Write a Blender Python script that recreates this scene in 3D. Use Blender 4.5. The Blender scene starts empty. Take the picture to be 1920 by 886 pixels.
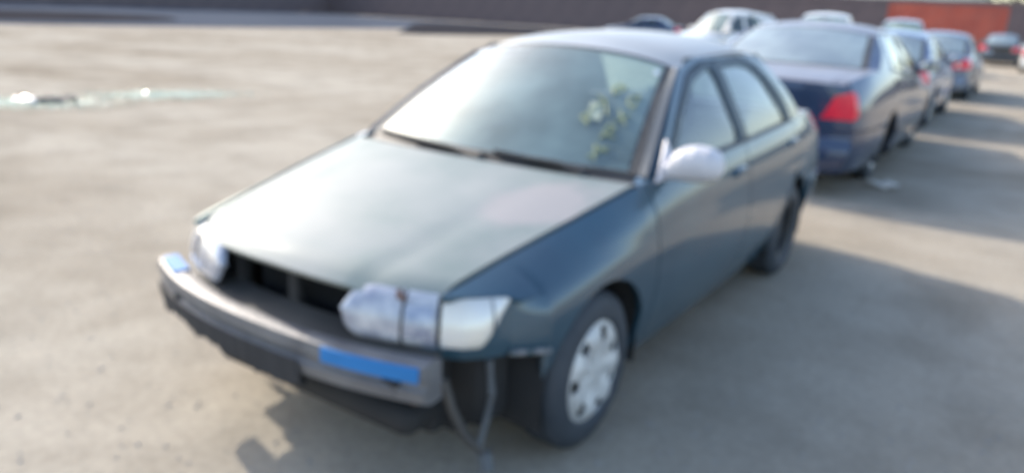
import bpy, bmesh, math, random
from mathutils import Vector, Matrix, Quaternion
random.seed(7)
C = bpy.context.scene
COL = C.collection

# ------------------------------------------------------------------ camera
CAM = dict(loc=(1.90149, -2.22612, 1.49589), yaw=-0.583958, pitch=0.288129, roll=-0.0484207, f=1430.67)
def make_camera():
    cy, sy, cp, sp = math.cos(CAM['yaw']), math.sin(CAM['yaw']), math.cos(CAM['pitch']), math.sin(CAM['pitch'])
    F = Vector((sy*cp, cy*cp, -sp)); R = F.cross(Vector((0, 0, 1))).normalized(); D = F.cross(R)
    cr, sr = math.cos(CAM['roll']), math.sin(CAM['roll'])
    R2 = cr*R + sr*D; D2 = -sr*R + cr*D
    M = Matrix((R2, -D2, -F)).transposed().to_4x4(); M.translation = Vector(CAM['loc'])
    cam = bpy.data.cameras.new('camera'); o = bpy.data.objects.new('camera', cam); COL.objects.link(o)
    o.matrix_world = M
    cam.sensor_width = 36; cam.lens = CAM['f']/1920*36; cam.clip_end = 3000; cam.clip_start = 0.02
    # the photograph is out of focus everywhere: the lens was focused on something right in front of it
    cam.dof.use_dof = True; cam.dof.focus_distance = 0.19; cam.dof.aperture_fstop = cam.lens/2.3; cam.dof.aperture_blades = 0
    C.camera = o
make_camera()

# ------------------------------------------------------------------ world, sun, exposure
SUN_TO = Vector((-0.84, 0.20, 0.52)).normalized()      # towards the sun
SUN_EL = math.asin(SUN_TO.z)
w = bpy.data.worlds.new('World'); C.world = w; w.use_nodes = True
nt = w.node_tree; bgn = nt.nodes['Background']
sky = nt.nodes.new('ShaderNodeTexSky'); sky.sky_type = 'NISHITA'; sky.sun_disc = False
sky.sun_elevation = SUN_EL
sky.sun_rotation = math.atan2(SUN_TO.x, SUN_TO.y)
sky.air_density = 1.0; sky.dust_density = 1.6; sky.ozone_density = 0.8
nt.links.new(sky.outputs[0], bgn.inputs['Color']); bgn.inputs['Strength'].default_value = 0.15
sl = bpy.data.lights.new('sun', 'SUN'); sl.energy = 2.0; sl.angle = math.radians(0.5); sl.color = (1.0, 0.92, 0.80)
so = bpy.data.objects.new('sun', sl); COL.objects.link(so)
so.rotation_euler = (-SUN_TO).to_track_quat('-Z', 'Y').to_euler()
C.view_settings.view_transform = 'Standard'; C.view_settings.look = 'None'
C.view_settings.exposure = 1.44; C.view_settings.gamma = 1
C.cycles.use_denoising = True
C.cycles.sample_clamp_indirect = 6

# ------------------------------------------------------------------ materials
MATS = {}
def mat(name, col, rough=0.6, metal=0.0, spec=0.5, coat=0.0, coat_rough=0.05, col2=None, scale=8.0, detail=4.0, bump=0.0, bscale=60.0,
        dust=None, dust_amt=0.0, dust_scale=3.0, emit=None, rough2=None, coords='Object', alpha=None):
    """Principled material whose colour drifts between col and col2 by noise, with optional dust patches and fine relief."""
    if name in MATS: return MATS[name]
    m = bpy.data.materials.new(name); MATS[name] = m; m.use_nodes = True
    t = m.node_tree; n = t.nodes; L = t.links; p = n['Principled BSDF']
    tc = n.new('ShaderNodeTexCoord')
    c2 = col2 or tuple(c*0.85 for c in col)
    nz = n.new('ShaderNodeTexNoise'); nz.inputs['Scale'].default_value = scale; nz.inputs['Detail'].default_value = detail
    L.new(tc.outputs[coords], nz.inputs['Vector'])
    rp = n.new('ShaderNodeValToRGB'); rp.color_ramp.elements[0].position = 0.35; rp.color_ramp.elements[1].position = 0.65
    rp.color_ramp.elements[0].color = (*c2, 1); rp.color_ramp.elements[1].color = (*col, 1)
    L.new(nz.outputs['Fac'], rp.inputs['Fac'])
    out = rp.outputs['Color']
    if dust:
        nd = n.new('ShaderNodeTexNoise'); nd.inputs['Scale'].default_value = dust_scale; nd.inputs['Detail'].default_value = 6
        L.new(tc.outputs[coords], nd.inputs['Vector'])
        mr = n.new('ShaderNodeMapRange'); mr.inputs['From Min'].default_value = 0.35; mr.inputs['From Max'].default_value = 0.75
        mr.inputs['To Min'].default_value = dust_amt*0.25; mr.inputs['To Max'].default_value = dust_amt
        L.new(nd.outputs['Fac'], mr.inputs['Value'])
        mx = n.new('ShaderNodeMixRGB'); mx.inputs['Color2'].default_value = (*dust, 1)
        L.new(mr.outputs[0], mx.inputs['Fac']); L.new(out, mx.inputs['Color1']); out = mx.outputs['Color']
        ma = n.new('ShaderNodeMath'); ma.operation = 'MULTIPLY_ADD'; ma.inputs[1].default_value = 0.5; ma.inputs[2].default_value = rough
        ma.use_clamp = True
        L.new(mr.outputs[0], ma.inputs[0]); L.new(ma.outputs[0], p.inputs['Roughness'])
    else:
        p.inputs['Roughness'].default_value = rough
        if rough2 is not None:
            mr = n.new('ShaderNodeMapRange'); mr.inputs['To Min'].default_value = rough; mr.inputs['To Max'].default_value = rough2
            L.new(nz.outputs['Fac'], mr.inputs['Value']); L.new(mr.outputs[0], p.inputs['Roughness'])
    L.new(out, p.inputs['Base Color'])
    p.inputs['Metallic'].default_value = metal; p.inputs['Specular IOR Level'].default_value = spec
    p.inputs['Coat Weight'].default_value = coat; p.inputs['Coat Roughness'].default_value = coat_rough
    if bump:
        nb = n.new('ShaderNodeTexNoise'); nb.inputs['Scale'].default_value = bscale; nb.inputs['Detail'].default_value = 6
        L.new(tc.outputs[coords], nb.inputs['Vector'])
        bp = n.new('ShaderNodeBump'); bp.inputs['Strength'].default_value = bump; bp.inputs['Distance'].default_value = 0.01
        L.new(nb.outputs['Fac'], bp.inputs['Height']); L.new(bp.outputs['Normal'], p.inputs['Normal'])
    if emit:
        p.inputs['Emission Color'].default_value = (*emit, 1); p.inputs['Emission Strength'].default_value = 1
    return m

def glass_mat(name, tint, dustcol, dust_amt, refl=1.0, streak=2.5, film=0.25):
    """Thin car glass: tinted see-through, mirror reflection by angle, and a film of dust that the light falls on."""
    if name in MATS: return MATS[name]
    m = bpy.data.materials.new(name); MATS[name] = m; m.use_nodes = True
    t = m.node_tree; n = t.nodes; L = t.links
    for x in list(n): n.remove(x)
    out = n.new('ShaderNodeOutputMaterial')
    tr = n.new('ShaderNodeBsdfTransparent'); tr.inputs['Color'].default_value = (*tint, 1)
    gl = n.new('ShaderNodeBsdfGlossy'); gl.inputs['Roughness'].default_value = 0.03
    fr = n.new('ShaderNodeFresnel'); fr.inputs['IOR'].default_value = 1.52
    fm = n.new('ShaderNodeMath'); fm.operation = 'MULTIPLY'; fm.inputs[1].default_value = 1.8*refl; fm.use_clamp = True
    L.new(fr.outputs[0], fm.inputs[0])
    df = n.new('ShaderNodeBsdfDiffuse'); df.inputs['Color'].default_value = (*dustcol, 1)
    tl = n.new('ShaderNodeBsdfTranslucent'); tl.inputs['Color'].default_value = (*dustcol, 1)
    dd = n.new('ShaderNodeMixShader'); dd.inputs[0].default_value = 0.5
    L.new(df.outputs[0], dd.inputs[1]); L.new(tl.outputs[0], dd.inputs[2])
    rg_ = n.new('ShaderNodeBsdfGlossy'); rg_.inputs['Roughness'].default_value = 0.42; rg_.inputs['Color'].default_value = (*[0.25+0.6*c for c in dustcol], 1)
    d2 = n.new('ShaderNodeMixShader'); d2.inputs[0].default_value = film; L.new(dd.outputs[0], d2.inputs[1]); L.new(rg_.outputs[0], d2.inputs[2]); dd = d2
    tc = n.new('ShaderNodeTexCoord'); nz = n.new('ShaderNodeTexNoise'); nz.inputs['Scale'].default_value = streak; nz.inputs['Detail'].default_value = 5
    L.new(tc.outputs['Object'], nz.inputs['Vector'])
    mr = n.new('ShaderNodeMapRange'); mr.inputs['From Min'].default_value = 0.3; mr.inputs['From Max'].default_value = 0.7
    mr.inputs['To Min'].default_value = dust_amt*0.6; mr.inputs['To Max'].default_value = dust_amt*1.3
    L.new(nz.outputs['Fac'], mr.inputs['Value'])
    m1 = n.new('ShaderNodeMixShader'); L.new(mr.outputs[0], m1.inputs[0]); L.new(tr.outputs[0], m1.inputs[1]); L.new(dd.outputs[0], m1.inputs[2])
    m2 = n.new('ShaderNodeMixShader'); L.new(fm.outputs[0], m2.inputs[0]); L.new(m1.outputs[0], m2.inputs[1]); L.new(gl.outputs[0], m2.inputs[2])
    L.new(m2.outputs[0], out.inputs['Surface'])
    return m

def ground_mat():
    m = bpy.data.materials.new('dusty yard concrete'); m.use_nodes = True
    t = m.node_tree; n = t.nodes; L = t.links; p = n['Principled BSDF']
    tc = n.new('ShaderNodeTexCoord')
    def noise(s, d, r=0.55, stretch=None):
        z = n.new('ShaderNodeTexNoise'); z.inputs['Scale'].default_value = s; z.inputs['Detail'].default_value = d; z.inputs['Roughness'].default_value = r
        if stretch:
            mp = n.new('ShaderNodeMapping'); mp.inputs['Scale'].default_value = stretch; mp.inputs['Rotation'].default_value = (0, 0, 0.3)
            L.new(tc.outputs['Object'], mp.inputs['Vector']); L.new(mp.outputs[0], z.inputs['Vector'])
        else: L.new(tc.outputs['Object'], z.inputs['Vector'])
        return z.outputs['Fac']
    def ramp(f, a, b, pa=0.3, pb=0.7):
        r = n.new('ShaderNodeValToRGB'); r.color_ramp.elements[0].position = pa; r.color_ramp.elements[1].position = pb
        r.color_ramp.elements[0].color = (*a, 1); r.color_ramp.elements[1].color = (*b, 1); L.new(f, r.inputs['Fac']); return r.outputs['Color']
    def mix(kind, fac, a, b):
        x = n.new('ShaderNodeMixRGB'); x.blend_type = kind; x.inputs['Fac'].default_value = fac; L.new(a, x.inputs['Color1']); L.new(b, x.inputs['Color2']); return x.outputs['Color']
    base = ramp(noise(0.30, 5, .6, (0.6, 1.0, 1)), (0.325, 0.282, 0.225), (0.42, 0.378, 0.315), .38, .62)
    mid = ramp(noise(1.4, 6, .62), (0.66, 0.64, 0.61), (1.08, 1.07, 1.05), .34, .56)
    c = mix('MULTIPLY', 0.5, base, mid)
    oil = ramp(noise(0.9, 3, .5, (1, 0.5, 1)), (0.60, 0.57, 0.54), (1, 1, 1), .30, .40)
    c = mix('MULTIPLY', 0.5, c, oil)
    fine = ramp(noise(26, 8, .7), (0.62, 0.62, 0.62), (1.12, 1.11, 1.09), .3, .68)
    c = mix('MULTIPLY', 0.55, c, fine)
    L.new(c, p.inputs['Base Color'])
    p.inputs['Roughness'].default_value = 1.0; p.inputs['Specular IOR Level'].default_value = 0.0
    hb = n.new('ShaderNodeMath'); hb.operation = 'ADD'; L.new(noise(45, 8, .7), hb.inputs[0]); L.new(noise(4, 4), hb.inputs[1])
    bp = n.new('ShaderNodeBump'); bp.inputs['Strength'].default_value = 0.5; bp.inputs['Distance'].default_value = 0.012
    L.new(hb.outputs[0], bp.inputs['Height']); L.new(bp.outputs[0], p.inputs['Normal'])
    return m

DUST = (0.42, 0.38, 0.33)
M_glass = glass_mat('dusty green tinted glass', (0.80, 0.90, 0.87), (0.55, 0.76, 0.74), 0.50, film=0.08, refl=0.85)
M_sglass = glass_mat('side window glass', (0.24, 0.33, 0.37), (0.30, 0.45, 0.52), 0.05, refl=1.15)
M_rglass = glass_mat('rear window glass', (0.45, 0.54, 0.50), (0.62, 0.70, 0.56), 0.80, refl=0.25, film=0.1)
M_black = mat('black weathered plastic', (0.022, 0.022, 0.024), 0.55, dust=DUST, dust_amt=0.18)
M_dark = mat('dark engine bay', (0.010, 0.011, 0.013), 0.8, dust=(0.1, 0.09, 0.08), dust_amt=0.3)
M_rubber = mat('tyre rubber', (0.026, 0.036, 0.050), 0.6, dust=(0.16, 0.15, 0.14), dust_amt=0.16, dust_scale=9, bump=0.2)
M_steel = mat('dark wheel steel', (0.03, 0.03, 0.032), 0.6)
M_hub = mat('silver painted wheel cover', (0.62, 0.62, 0.61), 0.38, metal=0.25, dust=(0.40, 0.37, 0.33), dust_amt=0.35, dust_scale=14)
M_trim = mat('interior grey trim', (0.10, 0.10, 0.105), 0.85)
M_seat = mat('grey seat cloth', (0.20, 0.20, 0.20), 0.95, bump=0.3)
M_lamp = mat('headlamp reflector lens', (0.58, 0.585, 0.61), 0.20, metal=0.2, coat=1.0, col2=(0.22, 0.24, 0.32), scale=13, dust=(0.6, 0.58, 0.54), dust_amt=0.25)
M_clear = mat('clear corner lamp lens', (0.74, 0.69, 0.60), 0.25, metal=0.15, coat=1.0, col2=(0.7, 0.68, 0.64), scale=10)
M_red = mat('red lamp lens', (0.80, 0.02, 0.05), 0.35, spec=0.3, coat=0.4, col2=(0.66, 0.018, 0.05), scale=14)
M_amber = mat('amber lamp lens', (0.7, 0.2, 0.02), 0.22, coat=1.0)
M_chrome = mat('chrome', (0.8, 0.8, 0.8), 0.12, metal=1.0)

# ------------------------------------------------------------------ mesh helpers
def tag(o, label=None, cat=None, group=None, kind=None):
    if label: o['label'] = label
    if cat: o['category'] = cat
    if group: o['group'] = group
    if kind: o['kind'] = kind
    return o
def empty(name, loc=(0, 0, 0), rz=0.0, **k):
    o = bpy.data.objects.new(name, None); COL.objects.link(o); o.location = loc; o.rotation_euler = (0, 0, rz); o.empty_display_size = 0.2
    return tag(o, **k)
class MB:
    """collects verts and faces; build() links ONE mesh object"""
    def __init__(s): s.v = []; s.f = []
    def add(s, vs, fs):
        b = len(s.v); s.v += [tuple(v) for v in vs]; s.f += [tuple(i+b for i in f) for f in fs]; return s
    def grid(s, fn, nu, nv, flip=False):
        vs = [fn(i/nu, j/nv) for j in range(nv+1) for i in range(nu+1)]
        fs = []
        for j in range(nv):
            for i in range(nu):
                a = j*(nu+1)+i; q = (a, a+1, a+nu+2, a+nu+1); fs.append(q[::-1] if flip else q)
        return s.add(vs, fs)
    def strip(s, A, B, closed=False):
        n = len(A); vs = list(A)+list(B)
        fs = [(i, (i+1) % n, n+(i+1) % n, n+i) for i in range(n if closed else n-1)]
        return s.add(vs, fs)
    def poly(s, P): return s.add(P, [tuple(range(len(P)))])
    def box(s, c, d, rz=0.0, taper=1.0):
        x, y, z = c; a, b, h = d[0]/2, d[1]/2, d[2]/2; co, si = math.cos(rz), math.sin(rz); vs = []
        for k in (-1, 1):
            t = taper if k > 0 else 1.0
            for i, j in ((-1, -1), (1, -1), (1, 1), (-1, 1)):
                px, py = i*a*t, j*b*t; vs.append((x+px*co-py*si, y+px*si+py*co, z+k*h))
        return s.add(vs, [(3, 2, 1, 0), (4, 5, 6, 7), (0, 1, 5, 4), (1, 2, 6, 5), (2, 3, 7, 6), (3, 0, 4, 7)])
    def tube(s, pts, r, n=8, cap=True):
        pts = [Vector(p) for p in pts]; rings = []
        for i, p in enumerate(pts):
            d = (pts[min(i+1, len(pts)-1)]-pts[max(i-1, 0)]).normalized()
            u = d.cross(Vector((0, 0, 1)));
            if u.length < 1e-3: u = d.cross(Vector((1, 0, 0)))
            u.normalize(); v = d.cross(u); rr = r[i] if isinstance(r, (list, tuple)) else r
            rings.append([p+rr*(math.cos(2*math.pi*k/n)*u+math.sin(2*math.pi*k/n)*v) for k in range(n)])
        vs = [q for R in rings for q in R]; fs = []
        for i in range(len(rings)-1):
            for k in range(n): fs.append((i*n+k, i*n+(k+1) % n, (i+1)*n+(k+1) % n, (i+1)*n+k))
        if cap: fs += [tuple(range(n)), tuple(range((len(rings)-1)*n, len(rings)*n))[::-1]]
        return s.add(vs, fs)
    def lathe_x(s, prof, n=40, cx=0, cy=0, cz=0, closed=False):
        """prof: (x, r) pairs revolved round the x axis"""
        vs = [(cx+x, cy+r*math.cos(2*math.pi*k/n), cz+r*math.sin(2*math.pi*k/n)) for x, r in prof for k in range(n)]
        fs = []; m = len(prof)
        for i in range(m if closed else m-1):
            for k in range(n): a = i*n; b = ((i+1) % m)*n; fs.append((a+k, a+(k+1) % n, b+(k+1) % n, b+k))
        return s.add(vs, fs)
    def build(s, name, m, parent=None, smooth=True, flange=0.0, centre=None, sub=0, bevel=0.0, recalc=False, weld=False, loc=None):
        me = bpy.data.meshes.new(name); me.from_pydata([tuple(v) for v in s.v], [], s.f)
        bm = bmesh.new(); bm.from_mesh(me)
        if weld: bmesh.ops.remove_doubles(bm, verts=bm.verts, dist=weld if isinstance(weld, float) else 1e-4)
        if recalc: bmesh.ops.recalc_face_normals(bm, faces=bm.faces)
        if centre is not None:
            bm.normal_update(); cc = centre; tot = 0
            for f in bm.faces:
                c = f.calc_center_median(); q = cc(c) if callable(cc) else Vector(cc)
                tot += f.calc_area()*f.normal.dot((c-q).normalized())
            if tot < 0: bmesh.ops.reverse_faces(bm, faces=bm.faces)
        if flange:
            bm.normal_update()
            be = [e for e in bm.edges if e.is_boundary]
            nr = {v: v.normal.copy() for e in be for v in e.verts}
            r = bmesh.ops.extrude_edge_only(bm, edges=be)
            nv = [g for g in r['geom'] if isinstance(g, bmesh.types.BMVert)]
            for v in nv:
                best = min(nr, key=lambda q: (q.co-v.co).length_squared) if len(nr) < 60 else None
                if best is None:
                    for e in v.link_edges:
                        o2 = e.other_vert(v)
                        if o2 in nr and (o2.co-v.co).length_squared < 1e-12: best = o2; break
                if best is not None: v.co -= nr[best]*flange
            bm.normal_update()
        for f in bm.faces: f.smooth = smooth
        if smooth:
            for e in bm.edges:
                if len(e.link_faces) == 2 and e.calc_face_angle(0) > math.radians(48): e.smooth = False
        bm.to_mesh(me); bm.free()
        me.materials.append(m)
        o = bpy.data.objects.new(name, me); COL.objects.link(o); o.parent = parent
        if loc: o.location = loc
        if bevel:
            b = o.modifiers.new('bevel', 'BEVEL'); b.width = bevel; b.segments = 2; b.limit_method = 'ANGLE'
        if sub:
            b = o.modifiers.new('sub', 'SUBSURF'); b.levels = sub; b.render_levels = sub
        return o

def lerp(a, b, t): return a+(b-a)*t
def tab(T):
    """smooth interpolation through (y, value) pairs"""
    T = sorted(T)
    def f(y):
        if y <= T[0][0]: return T[0][1]
        if y >= T[-1][0]: return T[-1][1]
        for i in range(len(T)-1):
            if y <= T[i+1][0]:
                x0, a = T[i]; x1, b = T[i+1]; h = x1-x0; t = (y-x0)/h
                ma = (b-T[i-1][1])/(x1-T[i-1][0]) if i > 0 else (b-a)/h
                mb = (T[i+2][1]-a)/(T[i+2][0]-x0) if i+2 < len(T) else (b-a)/h
                return (2*t**3-3*t*t+1)*a+(t**3-2*t*t+t)*h*ma+(-2*t**3+3*t*t)*b+(t**3-t*t)*h*mb
    return f
def resample(P, n, closed=True):
    P = [Vector(p) for p in P]; Q = P+[P[0]] if closed else P
    d = [0]
    for a, b in zip(Q, Q[1:]): d.append(d[-1]+(b-a).length)
    out = []; m = n if closed else n-1
    for k in range(n):
        t = d[-1]*k/m; i = 0
        while i < len(d)-2 and d[i+1] < t: i += 1
        out.append(Q[i].lerp(Q[i+1], (t-d[i])/max(1e-9, d[i+1]-d[i])))
    return out
def rounded(P, r, k=4):
    """rounds the corners of a 2-D polygon; same vertex count per corner so rings match"""
    n = len(P); out = []
    for i in range(n):
        a, p, b = Vector(P[i-1]), Vector(P[i]), Vector(P[(i+1) % n])
        rr = min(r, (a-p).length*0.45, (b-p).length*0.45)
        A = p+(a-p).normalized()*rr; B = p+(b-p).normalized()*rr
        for j in range(k+1):
            t = j/k; out.append(A*(1-t)**2+p*2*t*(1-t)+B*t*t)
    return out
def inset(P, d):
    """moves each edge of a 2-D polygon inwards by d"""
    n = len(P); A = sum(P[i][0]*P[(i+1) % n][1]-P[(i+1) % n][0]*P[i][1] for i in range(n)); sg = 1 if A > 0 else -1; out = []
    for i in range(n):
        a, p, b = Vector(P[i-1]), Vector(P[i]), Vector(P[(i+1) % n])
        e1 = (p-a).normalized(); e2 = (b-p).normalized()
        n1 = Vector((-e1.y, e1.x))*sg; n2 = Vector((-e2.y, e2.x))*sg
        m = n1+n2; m = m/max(0.35, m.length_squared/2) if m.length > 1e-6 else n1
        out.append((p.x+m.x*d, p.y+m.y*d))
    return out

# ------------------------------------------------------------------ the car bodies
class Car:
    """A saloon built panel by panel from a few measured curves. Local frame: origin on the ground under the front axle,
    nose towards -Y, left side +X."""
    def __init__(s, name, label, loc, rz, P, paint, category='car', group=None, label_parts=None):
        s.P = P; s.paint = paint; s.hoodpaint = P.get('hood_paint', paint); s.roofpaint = P.get('roof_paint', paint)
        s.root = empty(name, loc, rz, label=label, cat=category, group=group)
        for k in ('xm', 'xs', 'zs', 'zr', 'xr'): setattr(s, k, tab(P[k]))
        s.R = P['R']; s.wb = P['wb']; s.zt = P.get('tyre', 0.29)
        s.sill = P.get('sill', 0.20); s.cc = lambda c: Vector((0, min(max(c.y, 0), s.wb), 0.55))
        s.tint = P.get('glass', (M_glass, M_sglass, M_rglass))
        s.nres = P.get('res', 1.0)
    # --- surface
    def X(s, y, z):
        xm, xs, zs = s.xm(y), s.xs(y), s.zs(y); zm = s.P.get('zm', 0.55)
        if z < zm: return xm-0.085*((zm-z)/(zm-s.sill+1e-6))**2
        h = min(1, (z-zm)/max(0.05, zs-zm)); crease = -0.010*math.exp(-((z-zm-0.17)/0.03)**2)
        return xm-(xm-xs)*h**s.P.get('p', 2.6)+crease*(1-h)
    def arch(s, y, grow=0.0):
        r = s.R+grow; zc = s.zt-0.01; b = -1
        for yc in (0, s.wb):
            if abs(y-yc) < r: b = max(b, zc+math.sqrt(r*r-(y-yc)**2))
        return b
    def bottom(s, y): return max(s.sill, s.arch(y))
    def side(s, sx, name, y0, y1, zb, zt, ny=20, nz=14, paint=None, parent=None, off=0.0, ys=None, flange=0.022, label=None):
        """a panel of the flank between two stations and two height functions"""
        n = max(4, int(ny*s.nres)); m = max(4, int(nz*s.nres))
        if ys is None: ys = [lerp(y0, y1, i/n) for i in range(n+1)]
        for yc in (0, s.wb):            # stations where an arch begins and ends
            for r in (s.R,):
                for q in (yc-r, yc+r):
                    if y0+0.02 < q < y1-0.02: ys = [y for y in ys if abs(y-q) > 0.008]+[q-0.001, q+0.001]
        ys = sorted(ys)
        vs = []; fs = []
        for y in ys:
            a, b = zb(y), zt(y)
            for j in range(m+1):
                t = j/m; t = 1-(1-t)**1.5; z = lerp(a, b, t); vs.append((sx*(s.X(y, z)+off), y, z))
        for i in range(len(ys)-1):
            for j in range(m): a = i*(m+1)+j; fs.append((a, a+1, a+m+2, a+m+1))
        o = MB().add(vs, fs).build(name, paint or s.paint, parent or s.root, flange=flange, centre=s.cc)
        if label: o['label'] = label
        return o
    def G(s, sx, y, z, off=0.0):
        """greenhouse side: a point (y, z) between belt line and roof rail"""
        zb = s.zs(y); zt = s.P['ztop']; f = (z-zb)/max(0.05, zt-zb); xr = s.xr(y)
        return (sx*(s.xs(y)+(xr-s.xs(y))*f+0.022*math.sin(math.pi*min(1, max(0, f)))+off), y, z)
    # --- wheels
    def wheel(s, sx, y, hub=None, steer=0.0, tyre_w=0.175, flat=0.0):
        R = s.zt; x0 = sx*(s.P['xm_wheel']); rim = R*0.64
        hw = tyre_w/2
        st = MB().lathe_x([(hw-0.03, rim-0.012), (hw-0.012, rim), (hw-0.03, rim-0.03), (-hw+0.02, rim-0.04), (-hw+0.0, rim)], 36)
        st.lathe_x([(hw-0.07, 0.001), (hw-0.075, 0.06), (hw-0.055, rim*0.55), (hw-0.085, rim-0.035)], 36)
        w = st.build('wheel', M_steel, s.root, recalc=False)
        w.location = (x0, y, R-0.006); w.rotation_euler = (0, 0, (0 if sx > 0 else math.pi)+steer)
        prof = [(hw-0.02, rim-0.004), (hw+0.002, rim+0.012), (hw+0.004, rim+0.05), (hw-0.004, R-0.035), (hw-0.022, R-0.008), (hw-0.04, R)]
        g = []
        for c in (0.036, 0.0, -0.036): g += [(c+0.006, R), (c+0.004, R-0.008), (c-0.004, R-0.008), (c-0.006, R)]
        prof += g+[(-x, r) for x, r in prof[::-1]]
        MB().lathe_x(prof, 56).build('tyre', M_rubber, w)
        if hub: hub(s, w, hw, rim)
    def wheels(s, hub, steer=0.0, rear=1):
        for sx in (1, -1):
            s.wheel(sx, 0, hub, steer); s.wheel(sx, s.wb, hub if rear else None)
    def wells(s):
        for yc in (0, s.wb):
            for sx in (1, -1):
                m = MB(); P0 = []; P1 = []
                for k in range(15):
                    a = math.pi*(-0.08+1.16*k/14); yy = yc+(s.R+0.006)*math.cos(a); zz = s.zt-0.01+(s.R+0.006)*math.sin(a)
                    P0.append((sx*(s.xm(yc)-0.035), yy, zz)); P1.append((sx*(s.xm(yc)-0.30), yy, zz))
                m.strip(P0, P1); m.poly(P1); m.build('wheel_arch_liner', M_dark, s.root)
    def under(s, y0, y1):
        MB().box((0, (y0+y1)/2, 0.24), (1.16*s.xm(1)/0.84, y1-y0, 0.10)).build('underbody', M_dark, s.root, smooth=False)
        b = MB()
        b.box((0, (s.R+0.02+s.wb-s.R-0.02)/2, 0.22), (2*(s.xm(1)-0.10), s.wb-2*s.R-0.04, 0.06))
        b.build('floor_pan', M_dark, s.root, smooth=False)
    # --- doors: front door, rear door with frames and glass
    def doors(s):
        P = s.P; yA, yB, yC = P['doors']; gap = 0.004
        for sx in (1, -1):
            d = s.side(sx, 'front_door', yA+gap, yB-gap, lambda y: s.sill+0.045, s.zs, 16, 16)
            s.doorbits(sx, d, yA, yB, True)
            r = s.side(sx, 'rear_door', yB+gap, yC-gap, lambda y: max(s.sill+0.045, s.arch(y, 0.05)), s.zs, 24, 16)
            s.doorbits(sx, r, yB, yC, False)
            s.side(sx, 'sill', yA-0.06, s.wb-s.R-0.02, lambda y: s.sill-0.02, lambda y: s.sill+0.040, 14, 4)
    def doorbits(s, sx, d, ya, yb, front):
        P = s.P; W = P['win_front'] if front else P['win_rear']
        out = P['frame_front'] if front else P['frame_rear']
        A = rounded(out, 0.03); B = rounded(W, 0.045); ci = lambda L, off: [Vector(s.G(sx, p[0], p[1], off)) for p in L]
        m = MB(); a = ci(A, 0.006); b = ci(B, 0.002); m.strip(a, b, True); m.strip(ci(A, 0.006), ci(A, -0.03), True); m.strip(b, ci(B, -0.02), True)
        m.build('window_frame', P.get('frame_mat', s.paint), d, centre=s.cc)
        g = MB(); gl = [Vector((p[0], p[1])) for p in rounded(W, 0.045)]; c = sum(gl, Vector((0, 0)))/len(gl); N = len(gl)
        K = (1, 0.8, 0.6, 0.4, 0.2, 0.02); g.add([s.G(sx, *(c+(p-c)*k), -0.010) for k in K for p in gl], [(j*N+i, j*N+(i+1) % N, (j+1)*N+(i+1) % N, (j+1)*N+i) for j in range(len(K)-1) for i in range(N)]+[tuple(range((len(K)-1)*N, len(K)*N))])
        g.build('side_window', s.tint[1], d, centre=s.cc)
        # rubber sweep along the belt
        y0, y1 = out[0][0], out[-1][0]
        pts = [(sx*(s.xs(y)+0.008), y, s.zs(y)+0.006) for y in [lerp(y0, y1, k/8) for k in range(9)]]
        MB().tube(pts, 0.008, 6).build('window_weatherstrip', M_black, d)
        # handle
        yh = yb-0.17 if front else yb-0.13; zh = s.zs(yh)-0.11
        x = s.X(yh, zh); h = MB(); h.box((sx*(x+0.012), yh, zh), (0.024, 0.15, 0.034), taper=0.8)
        h.box((sx*(x+0.001), yh, zh-0.004), (0.012, 0.18, 0.05))
        h.build('door_handle', P.get('handle_mat', M_black), d, bevel=0.006)
        if P.get('moulding', True):
            zz = 0.47
            m = MB(); a = []; b2 = []; c2 = []
            for k in range(13):
                y = lerp(ya+0.02, yb-0.02, k/12)
                if not front and s.arch(y, 0.06) > zz-0.02: continue
                x = s.X(y, zz); a.append((sx*(x+0.002), y, zz+0.028)); b2.append((sx*(x+0.014), y, zz)); c2.append((sx*(x+0.000), y, zz-0.028))
            m.strip(a, b2); m.strip(b2, c2); m.build('side_moulding', P.get('moulding_mat', s.paint), d, centre=s.cc)
    # --- fixed side structure
    def quarter(s, name='rear_quarter_panel'):
        P = s.P; yC = P['doors'][2]; ye = P['yr']; g = 0.004
        for sx in (1, -1):
            q = s.side(sx, name, yC+g, ye, s.bottom if not P.get('rear_bumper_z') else (lambda y: max(s.bottom(y), P['rear_bumper_z'] if y > s.wb+s.R-0.01 else s.sill)), s.zs, 26, 14)
            if P.get('rear_bumper_z'):
                s.side(sx, 'rear_bumper_side', s.wb+s.R+0.015, ye+0.01, lambda y: P.get('bumper_low', 0.26), lambda y: P['rear_bumper_z']-0.008, 8, 8, paint=P.get('bumper_paint', s.paint), off=0.012)
            # lip between rear door and wheel arch
            m = MB(); a = []; b = []
            for k in range(17):
                an = math.radians(lerp(188, 20, k/16)); zc = s.zt-0.01
                y1 = s.wb+s.R*math.cos(an); z1 = zc+s.R*math.sin(an); y2 = s.wb+(s.R+0.046)*math.cos(an); z2 = zc+(s.R+0.046)*math.sin(an)
                if y2 > yC+0.0: break
                a.append((sx*s.X(y1, z1), y1, z1)); b.append((sx*s.X(y2, z2), y2, z2))
            m.strip(a, b); m.build('wheel_arch_lip', s.paint, q, flange=0.02, centre=s.cc)
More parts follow.
